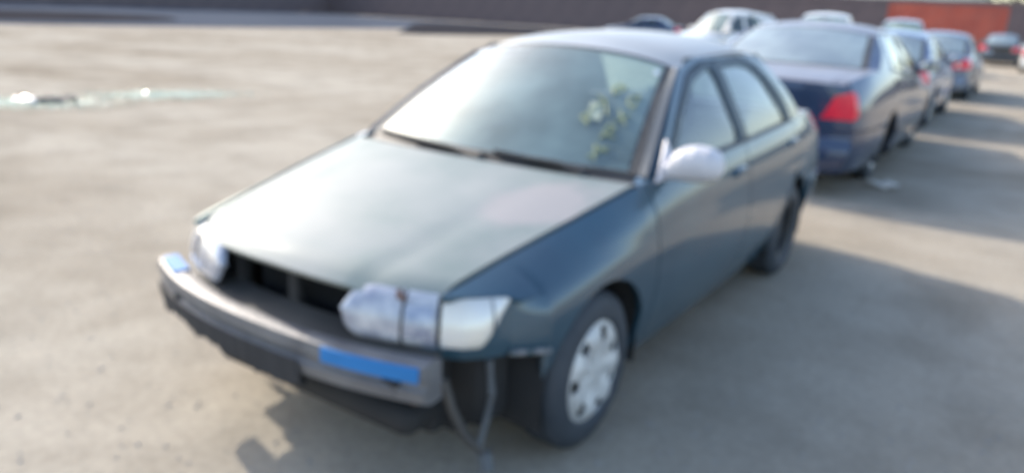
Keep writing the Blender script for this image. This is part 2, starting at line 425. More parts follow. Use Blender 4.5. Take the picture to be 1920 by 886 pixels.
    def greenhouse(s):
        P = s.P; S = P['silhouette']; F = P['frame_front']; Rr = P['frame_rear']
        n = 60
        # union outline of the two door frames, 8 mm bigger
        U = P.get('frames_union')
        for sx in (1, -1):
            m = MB()
            a = resample([(q[0], q[1]) for q in rounded(S, 0.05)], n); b = resample([(q[0], q[1]) for q in rounded(U, 0.035)], n)
            # start both rings at their lower front corner
            i0 = min(range(n), key=lambda i: (a[i]-Vector(S[0])).length); j0 = min(range(n), key=lambda i: (b[i]-Vector(U[0])).length)
            a = a[i0:]+a[:i0]; b = b[j0:]+b[:j0]
            m.strip([s.G(sx, p.x, p.y) for p in a], [s.G(sx, p.x, p.y) for p in b], True)
            # B pillar behind the frames and the jambs
            m.build('body_side_frame', s.paint, s.root, flange=0.025, centre=s.cc)
            yb = P['doors'][1]
            MB().strip([s.G(sx, yb-0.05, z, -0.035) for z in (s.zs(yb), (s.zs(yb)+P['ztop'])/2, P['ztop']-0.01)], [s.G(sx, yb+0.06, z, -0.035) for z in (s.zs(yb), (s.zs(yb)+P['ztop'])/2, P['ztop']-0.01)]).build('door_pillar', M_black, s.root)
    def yfr(s, u): return s.P['roof_y'][0]-0.09*(1-u*u)
    def yrr(s, u): return s.P['roof_y'][1]+0.07*(1-u*u)
    def roof(s):
        P = s.P; cr = P.get('crown', 0.070)
        def fn(u, v):
            U = 2*u-1; y = lerp(s.yfr(U), s.yrr(U), v); x = s.xr(y)*U
            return (x, y, s.zr(y)+cr*(1-abs(U)**2.2)-0.012*abs(U)**8)
        s.roof_fn = fn
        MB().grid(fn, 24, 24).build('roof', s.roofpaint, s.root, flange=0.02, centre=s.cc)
        for sx in (1, -1):     # rail between roof sheet and body side
            A = []; B = []
            for k in range(25):
                v = k/24; A.append(fn(0 if sx < 0 else 1, v)); y = A[-1][1]; B.append(s.G(sx, y, P['ztop'] if P['roof_y'][0]+0.05 < y < P['roof_y'][1]-0.05 else s.zr(y)-0.012))
            MB().strip(A, B).build('roof_rail', s.paint, s.root, centre=s.cc)
    def wsb(s, u):
        xb, yb, zb, cv = s.P['ws']; return (xb*u, yb-cv*(1-u*u), zb+0.012*(1-u*u))
    def windscreen(s):
        P = s.P
        def top(u): return s.roof_fn((u+1)/2, 0)
        def fn(u, v, off=0.0):
            U = 2*u-1; a = Vector(s.wsb(U)); b = Vector(top(U)); p = a.lerp(b, v); k = math.sin(math.pi*v)*0.018
            return p+Vector((0, -0.7, 0.7))*(k-off)
        s.ws_fn = fn
        MB().grid(lambda u, v: fn(0.028+0.944*u, 0.02+0.955*v), 20, 12).build('windscreen', s.tint[0], s.root)
        m = MB(); n = 24
        def ring(e, off):
            L = [fn(lerp(e, 1-e, k/n), e*1.2, off) for k in range(n)]+[fn(1-e, lerp(e*1.2, 1-e*1.2, k/10), off) for k in range(10)]
            L += [fn(lerp(1-e, e, k/n), 1-e*1.2, off) for k in range(n)]+[fn(e, lerp(1-e*1.2, e*1.2, k/10), off) for k in range(10)]; return L
        m.strip(ring(0.0, -0.002), ring(0.035, 0.004), True)
        m.build('windscreen_seal', M_black, s.root)
        # A pillars
        for sx in (1, -1):
            A = [Vector(fn(1 if sx > 0 else 0, v)) for v in [k/12 for k in range(13)]]
            S = P['silhouette']; p0, p1 = S[0], S[P.get('a_top', 2)]
            pts = S[:P.get('a_top', 2)+1]; B = [Vector(s.G(sx, q.x, q.y)) for q in resample(pts, 13, False)]
            M = [(a+b)/2+Vector((sx*0.012, -0.012, 0.004)) for a, b in zip(A, B)]
            m = MB(); m.strip(A, M); m.strip(M, B); m.build('windscreen_pillar', P.get('frame_mat', s.paint), s.root, centre=s.cc)
    def backlight(s):
        P = s.P; xb, yb, zb, cv = P['rw']
        def bot(u): return Vector((xb*u, yb+cv*(1-u*u), zb+0.015*(1-u*u)))
        def fn(u, v, off=0.0):
            U = 2*u-1; a = bot(U); b = Vector(s.roof_fn(u, 1)); return a.lerp(b, v)+Vector((0, 0.7, 0.7))*(math.sin(math.pi*v)*0.02-off)
        MB().grid(lambda u, v: fn(0.04+0.92*u, 0.03+0.94*v), 16, 10).build('rear_window', s.tint[2], s.root)
        m = MB(); n = 20
        def ring(e, off):
            return [fn(lerp(e, 1-e, k/n), e*1.2, off) for k in range(n)]+[fn(1-e, lerp(e*1.2, 1-e*1.2, k/10), off) for k in range(10)]+[fn(lerp(1-e, e, k/n), 1-e*1.2, off) for k in range(n)]+[fn(e, lerp(1-e*1.2, e*1.2, k/10), off) for k in range(10)]
        m.strip(ring(0, -0.002), ring(0.05, 0.004), True); m.build('rear_window_seal', M_black, s.root)
        for sx in (1, -1):
            A = [Vector(fn(1 if sx > 0 else 0, k/12)) for k in range(13)]
            S = P['silhouette']; i = P.get('c_top', 6); pts = S[i:P.get('c_bot', 8)+1][::-1]
            B = [Vector(s.G(sx, q.x, q.y)) for q in resample(pts, 13, False)]
            MB().strip(A, B).build('rear_pillar', s.paint, s.root, centre=s.cc)
        s.rw_bot = bot
    def deck(s):
        """boot lid top, scuttle behind the glass and the two tops of the quarter panels"""
        P = s.P; ye = P['yr']; xl = P.get('lid_x', 0.86)
        def top(u, v):
            U = 2*u-1; y0 = s.rw_bot(U).y-0.02; y = lerp(y0, ye+0.075*(1-abs(U)**3), v); x = s.xs(min(y, ye))*U
            z = s.zs(min(y, ye))+P.get('deck_crown', 0.02)*(1-U*U)
            if v > 0.86: z -= 0.03*((v-0.86)/0.14)**2
            return (x, y, z)
        s.deck_fn = top
        e = (1-xl)/2
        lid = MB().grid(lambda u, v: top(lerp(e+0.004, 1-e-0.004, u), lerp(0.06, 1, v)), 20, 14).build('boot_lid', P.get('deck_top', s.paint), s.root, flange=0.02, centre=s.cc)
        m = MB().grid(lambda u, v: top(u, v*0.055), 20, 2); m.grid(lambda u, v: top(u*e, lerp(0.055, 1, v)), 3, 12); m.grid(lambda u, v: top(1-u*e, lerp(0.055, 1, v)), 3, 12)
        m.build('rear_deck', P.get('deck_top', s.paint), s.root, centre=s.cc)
        return lid
    def rcap(s, u, z, off=0.0):
        """rear face: u in -1..1"""
        ye = s.P['yr']; x = s.X(ye, z)*u; bul = 0.075 if z > 0.6 else 0.075
        return (x, ye+bul*(1-abs(u)**3)+off, z)
    def rear(s, lid):
        P = s.P; zb = P.get('rear_bumper_z', 0.58); ye = P['yr']; ztop = s.zs(ye)
        li = 0.80*P.get('lid_x', 0.86); zt = ztop-0.012
        up = lambda u, z: s.deck_fn((u+1)/2, 1) if z >= 1 else s.rcap(u, lerp(zb, zt, z))
        MB().grid(lambda u, v: up(2*u-1, v), 28, 10).build('rear_panel', s.paint, s.root, flange=0.01, centre=s.cc)
        MB().grid(lambda u, v: tuple(Vector(s.rcap(lerp(-li+0.16, li-0.16, u), lerp(zb+0.02, zt-0.01, v)))+Vector((0, 0.008-0.01*(v > 0.98), 0))), 14, 10).build('boot_lid_face', P.get('deck_paint', s.paint), lid, flange=0.01, centre=s.cc)
        b = MB(); lo = P.get('bumper_low', 0.26)
        def bf(u, v):
            z = lerp(lo, zb-0.006, v); o = 0.045*math.sin(math.pi*min(1, v*1.15+0.15))**0.5 if v < 0.99 else 0.0
            return s.rcap(u, z, o)
        b.grid(lambda u, v: bf((2*u-1)*1.012, v), 28, 10); bo = b.build('rear_bumper', P.get('bumper_paint', s.paint), s.root, flange=0.015, centre=s.cc)
        MB().grid(lambda u, v: tuple(Vector(s.rcap(lerp(-0.2, 0.2, u), lerp(zb+0.04, zb+0.17, v)))+Vector((0, 0.016, 0))), 4, 2).build('number_plate_recess', M_black, lid, flange=0.004, centre=s.cc)
        # lamps wrapping round the corner
        u0, z0, z1 = P.get('lamp', (0.56, 0.66, 0.86)); wr = P.get('lamp_wrap', 0.16)
        for sx in (1, -1):
            def lf(u, v):
                q = lerp(u0+P.get('lamp_skew', 0.05)*v, 1.0, u); zz = lerp(z0, z1-(1-u)*P.get('lamp_slope', 0.02), v); x, y, z = s.rcap(q, zz); return (sx*(x+0.006), y+0.014, z)
            u1 = P.get('lamp_end', 1.0)
            def ls(u, v):
                y = ye-wr*u; zz = lerp(z0+0.03*u, z1-0.01*u, v); return (sx*(s.X(y, zz)+0.008), y+0.014*(1-u), zz)
            L = MB().grid(lf, 12, 8); L.grid(ls, 6, 8); L.build('tail_lamp', M_red, s.root, flange=0.015, centre=s.cc, weld=0.002)
            if P.get('lamp_plain'): continue
            MB().grid(lambda u, v: tuple(Vector(lf(0.25+0.3*u, 0.2+0.3*v))+Vector((0, 0.004, 0))), 4, 3).build('reversing_lamp', M_clear, s.root, flange=0.004, centre=s.cc)
    def hood_y(s, u): f = s.P['hood']; return f['yf']+f.get('bow', 0.10)*abs(u)**2.4
    def hood(s):
        P = s.P; f = P['hood']; cr = f.get('crown', 0.045)
        def fn(u, v):
            U = 2*u-1; y0 = s.hood_y(U); y1 = s.wsb(U)[1]-f.get('gap', 0.085); y = lerp(y0, y1, v); ye = max(y, P['yfs'])
            x = (s.xs(ye)-0.026)*U; z = s.zs(ye)+cr*(1-U*U)
            z -= (ye-y)*0.16
            z += -0.006*math.exp(-((abs(U)-0.62)/0.05)**2)*(1-v)
            if v < 0.10: z -= 0.034*((0.10-v)/0.10)**2
            return (x, y, z)
        s.hood_fn = fn
        return MB().grid(fn, 30, 30).build('hood', s.hoodpaint, s.root, flange=0.022, centre=s.cc)
    def cowl(s):
        def fn(u, v):
            U = 2*u-1; a = Vector(s.hood_fn(u, 1)); b = Vector(s.wsb(U)); a = a+Vector((0, 0.008, -0.012)); b = b+Vector((0, 0.004, -0.004)); p = a.lerp(b, v); return p+Vector((0, 0, -0.012*math.sin(math.pi*v)))
        c = MB().grid(fn, 20, 4).build('cowl_panel', M_black, s.root, centre=s.cc)
        for sx in (1, -1):
            A = [s.hood_fn(1 if sx > 0 else 0, k/4*0.12+0.88) for k in range(5)]
            p = Vector(s.wsb(sx)); q = Vector((sx*s.xs(s.P['silhouette'][0][0]), s.P['silhouette'][0][0], s.zs(s.P['silhouette'][0][0])))
            MB().add([Vector(A[-1]), p, q, Vector((sx*s.xs(A[-1][1]), A[-1][1], s.zs(A[-1][1])))], [(0, 1, 2, 3)]).build('cowl_corner', s.paint, s.root)
        return c
    def fenders(s, full=True):
        P = s.P; yA = P['doors'][0]; out = []
        for sx in (1, -1):
            zb = P.get('fender_bottom', s.bottom)
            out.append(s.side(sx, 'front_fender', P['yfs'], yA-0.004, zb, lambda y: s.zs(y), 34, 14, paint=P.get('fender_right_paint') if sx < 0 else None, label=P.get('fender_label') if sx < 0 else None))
        return out
    def mirror(s, m_, label=None, z=0.97, sides=(1, -1)):
        y = s.P['silhouette'][0][0]+0.13
        for sx in sides:
            xb = s.xs(y); b = MB(); n = 16; rings = []
            # teardrop housing as stacked superellipse sections running outwards
            secs = [(0.0, 0.040, 0.028, -0.034), (0.035, 0.042, 0.040, -0.014), (0.065, 0.054, 0.058, 0.012), (0.10, 0.064, 0.070, 0.022), (0.15, 0.067, 0.074, 0.028), (0.20, 0.062, 0.068, 0.030), (0.232, 0.048, 0.052, 0.030), (0.248, 0.028, 0.030, 0.030)]
            for dx, ry, rz_, dz in secs:
                rings.append([(sx*(xb-0.02+dx), y-0.02-0.06*(0.22-dx)*0+ry*math.copysign(abs(math.cos(a))**0.9, math.cos(a)), z-0.02+dz+rz_*math.copysign(abs(math.sin(a))**0.9, math.sin(a))) for a in [2*math.pi*k/n for k in range(n)]])
            for A, B in zip(rings, rings[1:]): b.strip(A, B, True)
            b.poly(rings[-1]); b.poly(rings[0][::-1])
            o = b.build('door_mirror', m_, s.root, centre=(sx*(xb+0.1), y, z), sub=2)
            for e_ in o.data.edges: e_.use_edge_sharp = False
            if label and sx > 0: o['label'] = label
            MB().poly([(sx*(xb-0.02+dx), y+0.040, z-0.02+dz+q) for dx, dz, q in ((0.07, 0.02, -0.045), (0.22, 0.034, -0.045), (0.22, 0.034, 0.045), (0.07, 0.02, 0.045))]).build('mirror_glass', M_chrome, o)
            t = MB().add([s.G(sx, y-0.13, z-0.065, 0.022), s.G(sx, y+0.08, z-0.055, 0.022), s.G(sx, y+0.05, z+0.075, 0.018)], [(0, 1, 2)]); t.build('mirror_sail', m_ if label else M_black, o, flange=0.01, centre=s.cc)
    def interior(s, seat=None, steer=True):
        P = s.P; q = seat or M_seat; yA, yB, yC = P['doors']; bw = s.xs(1)-0.06; zb = s.zs(1)
        d = MB(); x = bw
        prof = [(0.02, zb-0.03), (0.12, zb-0.01), (0.24, zb-0.015), (0.30, zb-0.05), (0.31, zb-0.16), (0.25, zb-0.30), (0.10, 0.35)]
        y0 = s.wsb(0)[1]+0.05; n = 12
        d.grid(lambda u, v: (lerp(-x, x, u), y0+prof[int(round(v*6))][0]+0.13*abs(2*u-1)**2, prof[int(round(v*6))][1]+(0.025 if 0.62 < u < 0.9 and 1 < v*6 < 4.5 else 0)), n, 6)
        d.build('dashboard', M_trim, s.root)
        MB().box((0, y0-0.02, 0.55), (2*x, 0.03, 0.60)).build('bulkhead', M_dark, s.root, smooth=False)
        for sx in (1, -1):
            MB().strip([(sx*(bw+0.005), yA+0.1, 0.25), (sx*(bw+0.005), yB, 0.25), (sx*(bw+0.005), yC+0.5, 0.25)], [(sx*(s.xs(yA+.1)-0.03), yA+0.1, s.zs(yA+.1)-0.01), (sx*(s.xs(yB)-0.03), yB, s.zs(yB)-0.01), (sx*(s.xs(yC+.5)-0.03), yC+0.5, s.zs(yC+.5)-0.01)]).build('door_card', M_trim, s.root)
            def seatpart(yb, w_, h, name, head=True):
                g = MB(); g.box((sx*0.36, yb-0.24, 0.42), (w_, 0.50, 0.16)); se = g.build(name, q, s.root, bevel=0.05)
                bk = MB(); vs = []
                for k, (dy, z, wd, th) in enumerate(((0.0, 0.46, w_, 0.12), (0.06, 0.70, w_, 0.12), (0.13, h, w_*0.72, 0.09))):
                    vs.append([(sx*0.36+i*wd/2, yb-0.02+dy+j*th/2, z) for i, j in ((-1, -1), (1, -1), (1, 1), (-1, 1))])
                for A, B in zip(vs, vs[1:]): bk.strip(A, B, True)
                bk.poly(vs[-1]); bk.poly(vs[0][::-1]); bk.build('seat_back', q, se, bevel=0.03)
                if head:
                    hd = MB(); hd.box((sx*0.36, yb+0.145, h+0.11), (0.26, 0.08, 0.16), taper=0.85); hd.tube([(sx*0.36-0.05, yb+0.14, h-0.02), (sx*0.36-0.05, yb+0.145, h+0.06)], 0.006, 6); hd.tube([(sx*0.36+0.05, yb+0.14, h-0.02), (sx*0.36+0.05, yb+0.145, h+0.06)], 0.006, 6)
                    hd.build('headrest', q, se, bevel=0.02)
            seatpart(yB-0.15, 0.48, zb+0.04, 'front_seat')
        r = MB(); r.box((0, yC-0.32, 0.42), (1.2, 0.5, 0.16)); rs = r.build('rear_seat', q, s.root, bevel=0.05)
        r = MB(); r.box((0, yC+0.02, 0.70), (1.2, 0.14, 0.46), taper=1.0); r.build('rear_seat_back', q, rs, bevel=0.05)
        MB().strip([(-bw+.03, yC+0.06, zb-0.01), (bw-.03, yC+0.06, zb-0.01)], [(-bw+.05, P['rw'][1]+0.05, zb-0.0), (bw-.05, P['rw'][1]+0.05, zb-0.0)]).build('parcel_shelf', M_trim, s.root)
        if steer:
            t = MB(); c = Vector((0.36, y0+0.46, zb-0.09)); ax = Vector((0, 1, 0.45)).normalized(); u = Vector((1, 0, 0)); v = ax.cross(u)
            t.tube([c+0.185*(math.cos(a)*u+math.sin(a)*v) for a in [2*math.pi*k/28 for k in range(29)]], 0.013, 8, cap=False)
            for a in (0.2, math.pi-0.2, -math.pi/2): t.tube([c, c+0.18*(math.cos(a)*u+math.sin(a)*v)], 0.012, 6)
            t.tube([c-ax*0.3, c-ax*0.01], 0.03, 8); t.tube([c-ax*0.02, c+ax*0.02], 0.07, 12); t.build('steering_wheel', M_black, s.root)
        a = MB(); a.box((0, s.P['roof_y'][0]+0.07, P['ztop']-0.085), (0.22, 0.025, 0.06)); a.tube([(0, s.P['roof_y'][0]+0.05, P['ztop']-0.02), (0, s.P['roof_y'][0]+0.07, P['ztop']-0.08)], 0.008, 6)
        a.build('rear_view_mirror', M_black, s.root, bevel=0.01)
        fn = s.roof_fn; MB().grid(lambda u, v: tuple(Vector(fn(0.04+0.92*u, 0.04+0.92*v))-Vector((0, 0, 0.035))), 12, 12).build('roof_lining', mat('roof lining', (0.30, 0.30, 0.29), 0.95), s.root)
    def wipers(s):
        for x0, x1, o in ((0.06, -0.62, 0), (0.50, 0.10, 1)):
            def pt(x, v, h): u = (x/s.P['ws'][0]+1)/2; return Vector(s.ws_fn(min(1, max(0, u)), v))+Vector((0, -0.7, 0.7))*h
            a = MB(); a.tube([pt(x0, -0.07, 0.0), pt(x0, -0.04, 0.022), pt(lerp(x0, x1, 0.25), -0.015, 0.026), pt(lerp(x0, x1, 0.62), 0.0, 0.02)], [0.016, 0.015, 0.011, 0.008], 8)
            a.tube([pt(x0, -0.08, -0.01), pt(x0, -0.03, 0.02)], [0.026, 0.020], 10)
            w_ = a.build('wiper_arm', M_black, s.root)
            b = MB(); b.tube([pt(lerp(x0, x1, t), -0.012+0.03*t, 0.012) for t in (0.22, 0.4, 0.6, 0.8, 1.0)], 0.009, 6); b.build('wiper_blade', M_black, w_)

def hub_petal(s, w, hw, rim, m_=None, n=7):
    """wheel cover: seven broad spokes with a slot beside each, domed centre"""
    R = rim+0.004; b = MB(); N = n*12; rad = [0.0, 0.030, 0.055, 0.075, 0.10, R*0.62, R*0.72, R*0.82, R*0.90, R]
    dep = [0.020, 0.019, 0.012, 0.014, 0.020, 0.026, 0.027, 0.024, 0.016, 0.004]
    vs = []
    for r, d in zip(rad, dep):
        for k in range(N):
            a = 2*math.pi*k/N; ph = (k % 12)/12; lob = 0.006*math.cos(2*math.pi*ph)*min(1, r/0.1) if r < R*0.9 else 0
            vs.append((hw-0.014+d+lob-0.004, r*math.cos(a), r*math.sin(a)))
    fs = []
    for i in range(len(rad)-1):
        for k in range(N):
            ph = k % 12
            if 5 <= i <= 7 and 4 <= ph <= 7: continue
            fs.append((i*N+k, i*N+(k+1) % N, (i+1)*N+(k+1) % N, (i+1)*N+k))
    b.add(vs, fs); b.build('hubcap', m_ or M_hub, w, weld=1e-5, flange=0.008, centre=(-0.5, 0, 0))
def hub_plain(s, w, hw, rim):
    b = MB().lathe_x([(hw+0.004, 0.001), (hw+0.002, 0.05), (hw-0.008, 0.06), (hw-0.004, rim*0.6), (hw-0.018, rim*0.72), (hw-0.006, rim*0.9), (hw-0.004, rim+0.002)], 30)
    b.build('hubcap', M_hub, w)
    c = MB()
    for k in range(12):
        a = 2*math.pi*k/12; c.box((hw-0.011, 0.66*rim*math.cos(a), 0.66*rim*math.sin(a)), (0.012, 0.02, 0.02))
    c.build('hubcap_slot', M_dark, w)

# -- curves of the compact green saloon (metres)
COMPACT = dict(
    R=0.345, wb=2.465, tyre=0.29, sill=0.20, xm_wheel=0.725, ztop=1.322, yfs=-0.60, yr=3.30, p=3.0,
    xm=[(-0.66, 0.705), (-0.60, 0.738), (-0.55, 0.765), (-0.42, 0.800), (-0.25, 0.822), (0, 0.836), (0.5, 0.8425), (2.0, 0.8425), (2.6, 0.832), (3.0, 0.806), (3.2, 0.775), (3.30, 0.735)],
    xs=[(-0.66, 0.585), (-0.60, 0.592), (-0.55, 0.602), (-0.3, 0.640), (0, 0.690), (0.25, 0.725), (0.46, 0.752), (1.0, 0.770), (1.5, 0.772), (2.4, 0.755), (2.9, 0.715), (3.30, 0.650)],
    zs=[(-0.66, 0.680), (-0.55, 0.700), (-0.3, 0.755), (0, 0.815), (0.25, 0.862), (0.46, 0.897), (1.0, 0.918), (1.5, 0.930), (2.4, 0.955), (2.9, 0.955), (3.30, 0.930)],
    zr=[(0.9, 1.270), (1.08, 1.292), (1.3, 1.330), (1.6, 1.346), (1.9, 1.350), (2.08, 1.336), (2.28, 1.296), (2.45, 1.262)],
    xr=[(0.9, 0.520), (1.08, 0.535), (1.5, 0.555), (2.2, 0.552), (2.55, 0.530), (3.0, 0.525)],
    roof_y=(1.08, 2.28), ws=(0.695, 0.46, 0.905, 0.13), rw=(0.64, 2.66, 0.968, 0.12),
    silhouette=[(0.46, 0.897), (0.76, 1.095), (1.08, 1.285), (1.30, 1.322), (1.9, 1.336), (2.08, 1.322), (2.28, 1.284), (2.50, 1.12), (2.68, 0.960), (2.4, 0.957), (1.5, 0.932), (0.9, 0.915)],
    frames_union=[(0.53, 0.906), (0.81, 1.094), (1.12, 1.262), (1.32, 1.304), (1.9, 1.318), (2.05, 1.298), (2.17, 1.258), (2.33, 1.11), (2.44, 0.966), (2.3, 0.960), (1.5, 0.938), (0.9, 0.922)],
    frame_front=[(0.55, 0.912), (0.83, 1.092), (1.13, 1.255), (1.34, 1.298), (1.474, 1.306), (1.506, 0.936)],
    win_front=[(0.66, 0.925), (0.87, 1.078), (1.15, 1.225), (1.34, 1.266), (1.426, 1.272), (1.452, 0.940)],
    frame_rear=[(1.514, 0.936), (1.482, 1.306), (1.84, 1.310), (2.03, 1.290), (2.15, 1.246), (2.40, 0.962)],
    win_rear=[(1.566, 0.942), (1.543, 1.272), (1.84, 1.275), (1.99, 1.258), (2.09, 1.205), (2.31, 0.960)],
    doors=(0.41, 1.508, 2.44), rear_bumper_z=0.56, bumper_low=0.24,
    hood=dict(yf=-0.715, bow=0.118, crown=0.045, gap=0.085),
)

def derive(P, ymap, zmap, sx, **kw):
    """another body from the same curves, stretched in length, height and width"""
    def pl(K):
        K = sorted(K)
        def f(v):
            if v <= K[0][0]: return K[0][1]+(v-K[0][0])
            for (a, b), (c, d) in zip(K, K[1:]):
                if v <= c: return b+(d-b)*(v-a)/(c-a)
            return K[-1][1]+(v-K[-1][0])
        return f
    Y, Z = pl(ymap), pl(zmap); Q = dict(P)
    for k in ('xm', 'xs', 'xr'): Q[k] = [(Y(y), x*sx) for y, x in P[k]]
    for k in ('zs', 'zr'): Q[k] = [(Y(y), Z(z)) for y, z in P[k]]
    for k in ('silhouette', 'frames_union', 'frame_front', 'win_front', 'frame_rear', 'win_rear'): Q[k] = [(Y(y), Z(z)) for y, z in P[k]]
    Q['roof_y'] = tuple(Y(y) for y in P['roof_y']); Q['doors'] = tuple(Y(y) for y in P['doors'])
    Q['ws'] = (P['ws'][0]*sx, Y(P['ws'][1]), Z(P['ws'][2]), P['ws'][3]); Q['rw'] = (P['rw'][0]*sx, Y(P['rw'][1]), Z(P['rw'][2]), P['rw'][3])
    Q['ztop'] = Z(P['ztop']); Q['yr'] = Y(P['yr']); Q['yfs'] = Y(P['yfs']); Q['wb'] = Y(P['wb']); Q['xm_wheel'] = P['xm_wheel']*sx+0.0
    Q['hood'] = dict(P['hood'], yf=Y(P['hood']['yf']))
    Q['rear_bumper_z'] = Z(P['rear_bumper_z'])
    Q.update(kw); return Q

def paint(name, col, dust=0.25, coat=0.8, rough=0.35, metal=0.3, dcol=None, col2=None, dscale=2.5):
    return mat(name, col, rough, metal=metal, coat=coat, coat_rough=0.06, dust=dcol or DUST, dust_amt=dust, dust_scale=dscale, col2=col2, scale=3)

def front_of(s):
    """bumper, lamps and grille for a complete car"""
    P = s.P; yf = P['yfs']; hy = lambda u: s.hood_y(u)
    zt = s.zs(yf)-0.02; zb = P.get('rear_bumper_z', 0.56)
    def fc(u, z, off=0.0):
        x = s.X(yf, min(z, s.zs(yf)))*u; return (x, hy(min(1, abs(u)))-0.0-off-(0.01 if z < zb else 0), z)
    MB().grid(lambda u, v: fc(2*u-1, lerp(P.get('bumper_low', 0.24), zb, v), 0.04*math.sin(math.pi*min(1, 0.1+v))**0.5), 26, 8).build('front_bumper', P.get('bumper_paint', s.paint), s.root, flange=0.02, centre=s.cc)
    for sx in (1, -1):
        s.side(sx, 'front_bumper_side', yf-0.01, -s.R-0.02, lambda y: P.get('bumper_low', 0.24), lambda y: zb-0.006, 6, 6, paint=P.get('bumper_paint', s.paint), off=0.012)
        MB().grid(lambda u, v: tuple(Vector(fc(sx*lerp(0.50, 0.99, u), lerp(zb+0.015, zt, v), 0.012))), 8, 5).build('headlight', M_lamp, s.root, flange=0.01, centre=s.cc)
    g = MB(); g.grid(lambda u, v: fc(lerp(-0.47, 0.47, u), lerp(zb+0.01, zt, v), -0.03), 10, 3)
    for k in range(4): g.grid(lambda u, v: fc(lerp(-0.47, 0.47, u), zb+0.03+k*0.035+0.01*v, 0.0), 10, 1)
    g.build('grille', M_black, s.root)

def complete_car(name, label, loc, rz, P, paint_, category='car', group=None, hub=None, low=False, deck=True):
    s = Car(name, label, loc, rz, P, paint_, category, group)
    s.fenders(); s.doors(); s.quarter(); s.roof(); s.windscreen(); s.backlight(); s.greenhouse()
    s.hood(); s.cowl(); lid = s.deck(); s.rear(lid); front_of(s); s.wells(); s.under(P['yfs']+0.02, P['yr'])
    s.wheels(hub or hub_plain); s.interior(steer=not low); s.mirror(P.get('mirror_paint', paint_), z=s.zs(P['silhouette'][0][0])+0.09); 
    if not low: s.wipers()
    return s

# ------------------------------------------------------------------ the setting: yard, fences, buildings
g = MB(); S = 600
g.add([(-S, -S, 0), (S, -S, 0), (S, S, 0), (-S, S, 0)], [(0, 1, 2, 3)])
ground = g.build('ground', ground_mat(), smooth=False); tag(ground, kind='structure')
M_patch = mat('dark ground tone', (0.035, 0.034, 0.038), 1.0, spec=0.0, col2=(0.05, 0.048, 0.052), scale=0.6, bump=0.4, bscale=30)  # even dark tone for flat patches laid over the far ground
def blob(cx, cy, rx, ry, rz=0.0, n=40, seed=0, z=0.008):
    r = random.Random(seed); ph = [r.uniform(0, 6.28) for _ in range(4)]; P = []
    for k in range(n):
        a = 2*math.pi*k/n; q = 1+0.10*math.sin(2*a+ph[0])+0.07*math.sin(3*a+ph[1])+0.05*math.sin(5*a+ph[2])+0.03*math.sin(9*a+ph[3])
        x = rx*q*math.copysign(abs(math.cos(a))**0.75, math.cos(a)); y = ry*q*math.copysign(abs(math.sin(a))**0.75, math.sin(a)); P.append((cx+x*math.cos(rz)-y*math.sin(rz), cy+x*math.sin(rz)+y*math.cos(rz), z))
    return P
M_strip = mat('blue grey ground', (0.105, 0.115, 0.135), 1.0, spec=0.0, col2=(0.075, 0.085, 0.105), scale=0.15, bump=0.3, bscale=20)  # bluish grey put into the ground colour out to the left fence
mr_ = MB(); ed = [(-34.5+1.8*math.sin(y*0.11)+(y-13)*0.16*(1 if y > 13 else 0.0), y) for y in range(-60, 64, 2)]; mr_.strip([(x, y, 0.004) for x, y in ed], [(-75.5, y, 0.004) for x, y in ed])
tag(mr_.build('blue_grey_strip', M_strip, smooth=False), kind='structure')
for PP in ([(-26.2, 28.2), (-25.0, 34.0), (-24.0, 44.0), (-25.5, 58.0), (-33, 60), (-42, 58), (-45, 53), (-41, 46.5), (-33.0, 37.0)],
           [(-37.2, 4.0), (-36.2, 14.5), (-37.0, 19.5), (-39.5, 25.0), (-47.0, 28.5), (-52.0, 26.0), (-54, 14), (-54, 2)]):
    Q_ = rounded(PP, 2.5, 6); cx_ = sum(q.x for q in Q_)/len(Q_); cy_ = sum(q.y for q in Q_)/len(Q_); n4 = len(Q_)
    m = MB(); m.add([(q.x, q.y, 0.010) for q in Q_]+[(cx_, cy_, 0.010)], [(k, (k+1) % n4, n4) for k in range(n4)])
    tag(m.build('dark_patch', M_patch, smooth=False), kind='structure')

M_sheet = mat('brown corrugated steel', (0.155, 0.11, 0.11), 0.7, col2=(0.11, 0.08, 0.085), scale=0.5, dust=(0.2, 0.17, 0.15), dust_amt=0.25)
M_post = mat('fence post steel', (0.10, 0.085, 0.085), 0.6)
def fence(p0, p1, h, label, group=None, pw=2.44):
    p0, p1 = Vector((*p0, 0)), Vector((*p1, 0)); L = (p1-p0).length; n = int(L/pw); d = (p1-p0).normalized(); ang = math.atan2(d.y, d.x)
    root = empty('corrugated_fence', p0, ang, label=label, cat='fence', group=group)
    prof = []; k = 0
    me = None
    for i in range(n):
        if me is None:
            m = MB(); st = [(x*pw/36, 0.022*math.sin(x*math.pi/1.5)) for x in range(37)]
            A = [(x+0.0, y, 0.03) for x, y in st]; B = [(x, y, h) for x, y in st]; m.strip(A, B)
            A2 = [(x, y-0.004, 0.03) for x, y in st]; B2 = [(x, y-0.004, h) for x, y in st]; m.strip(A2, B2); m.strip(B, B2)
            o = m.build('fence_panel', M_sheet, root); me = o
            pm = MB().box((0, 0.08, h/2), (0.07, 0.07, h+0.05)).build('fence_post', M_post, root, smooth=False)
            rms = [MB().box((pw/2, 0.05, zz), (pw-0.02, 0.05, 0.06)).build('fence_rail', M_post, root, smooth=False) for zz in (0.5, h-0.4)]
        else:
            for src in (me, pm, *rms):
                c = src.copy(); COL.objects.link(c); c.parent = root; c.location = (i*pw, 0, random.uniform(-0.03, 0.03) if src is me else 0)
    return root
fence((-73, -20), (-71.9, 68.2), 5.0, 'long dark brown corrugated fence along the far left side of the yard')
fence((-72.0, 66.2), (27, 62), 3.6, 'brown corrugated fence across the far end of the yard, behind the red container')

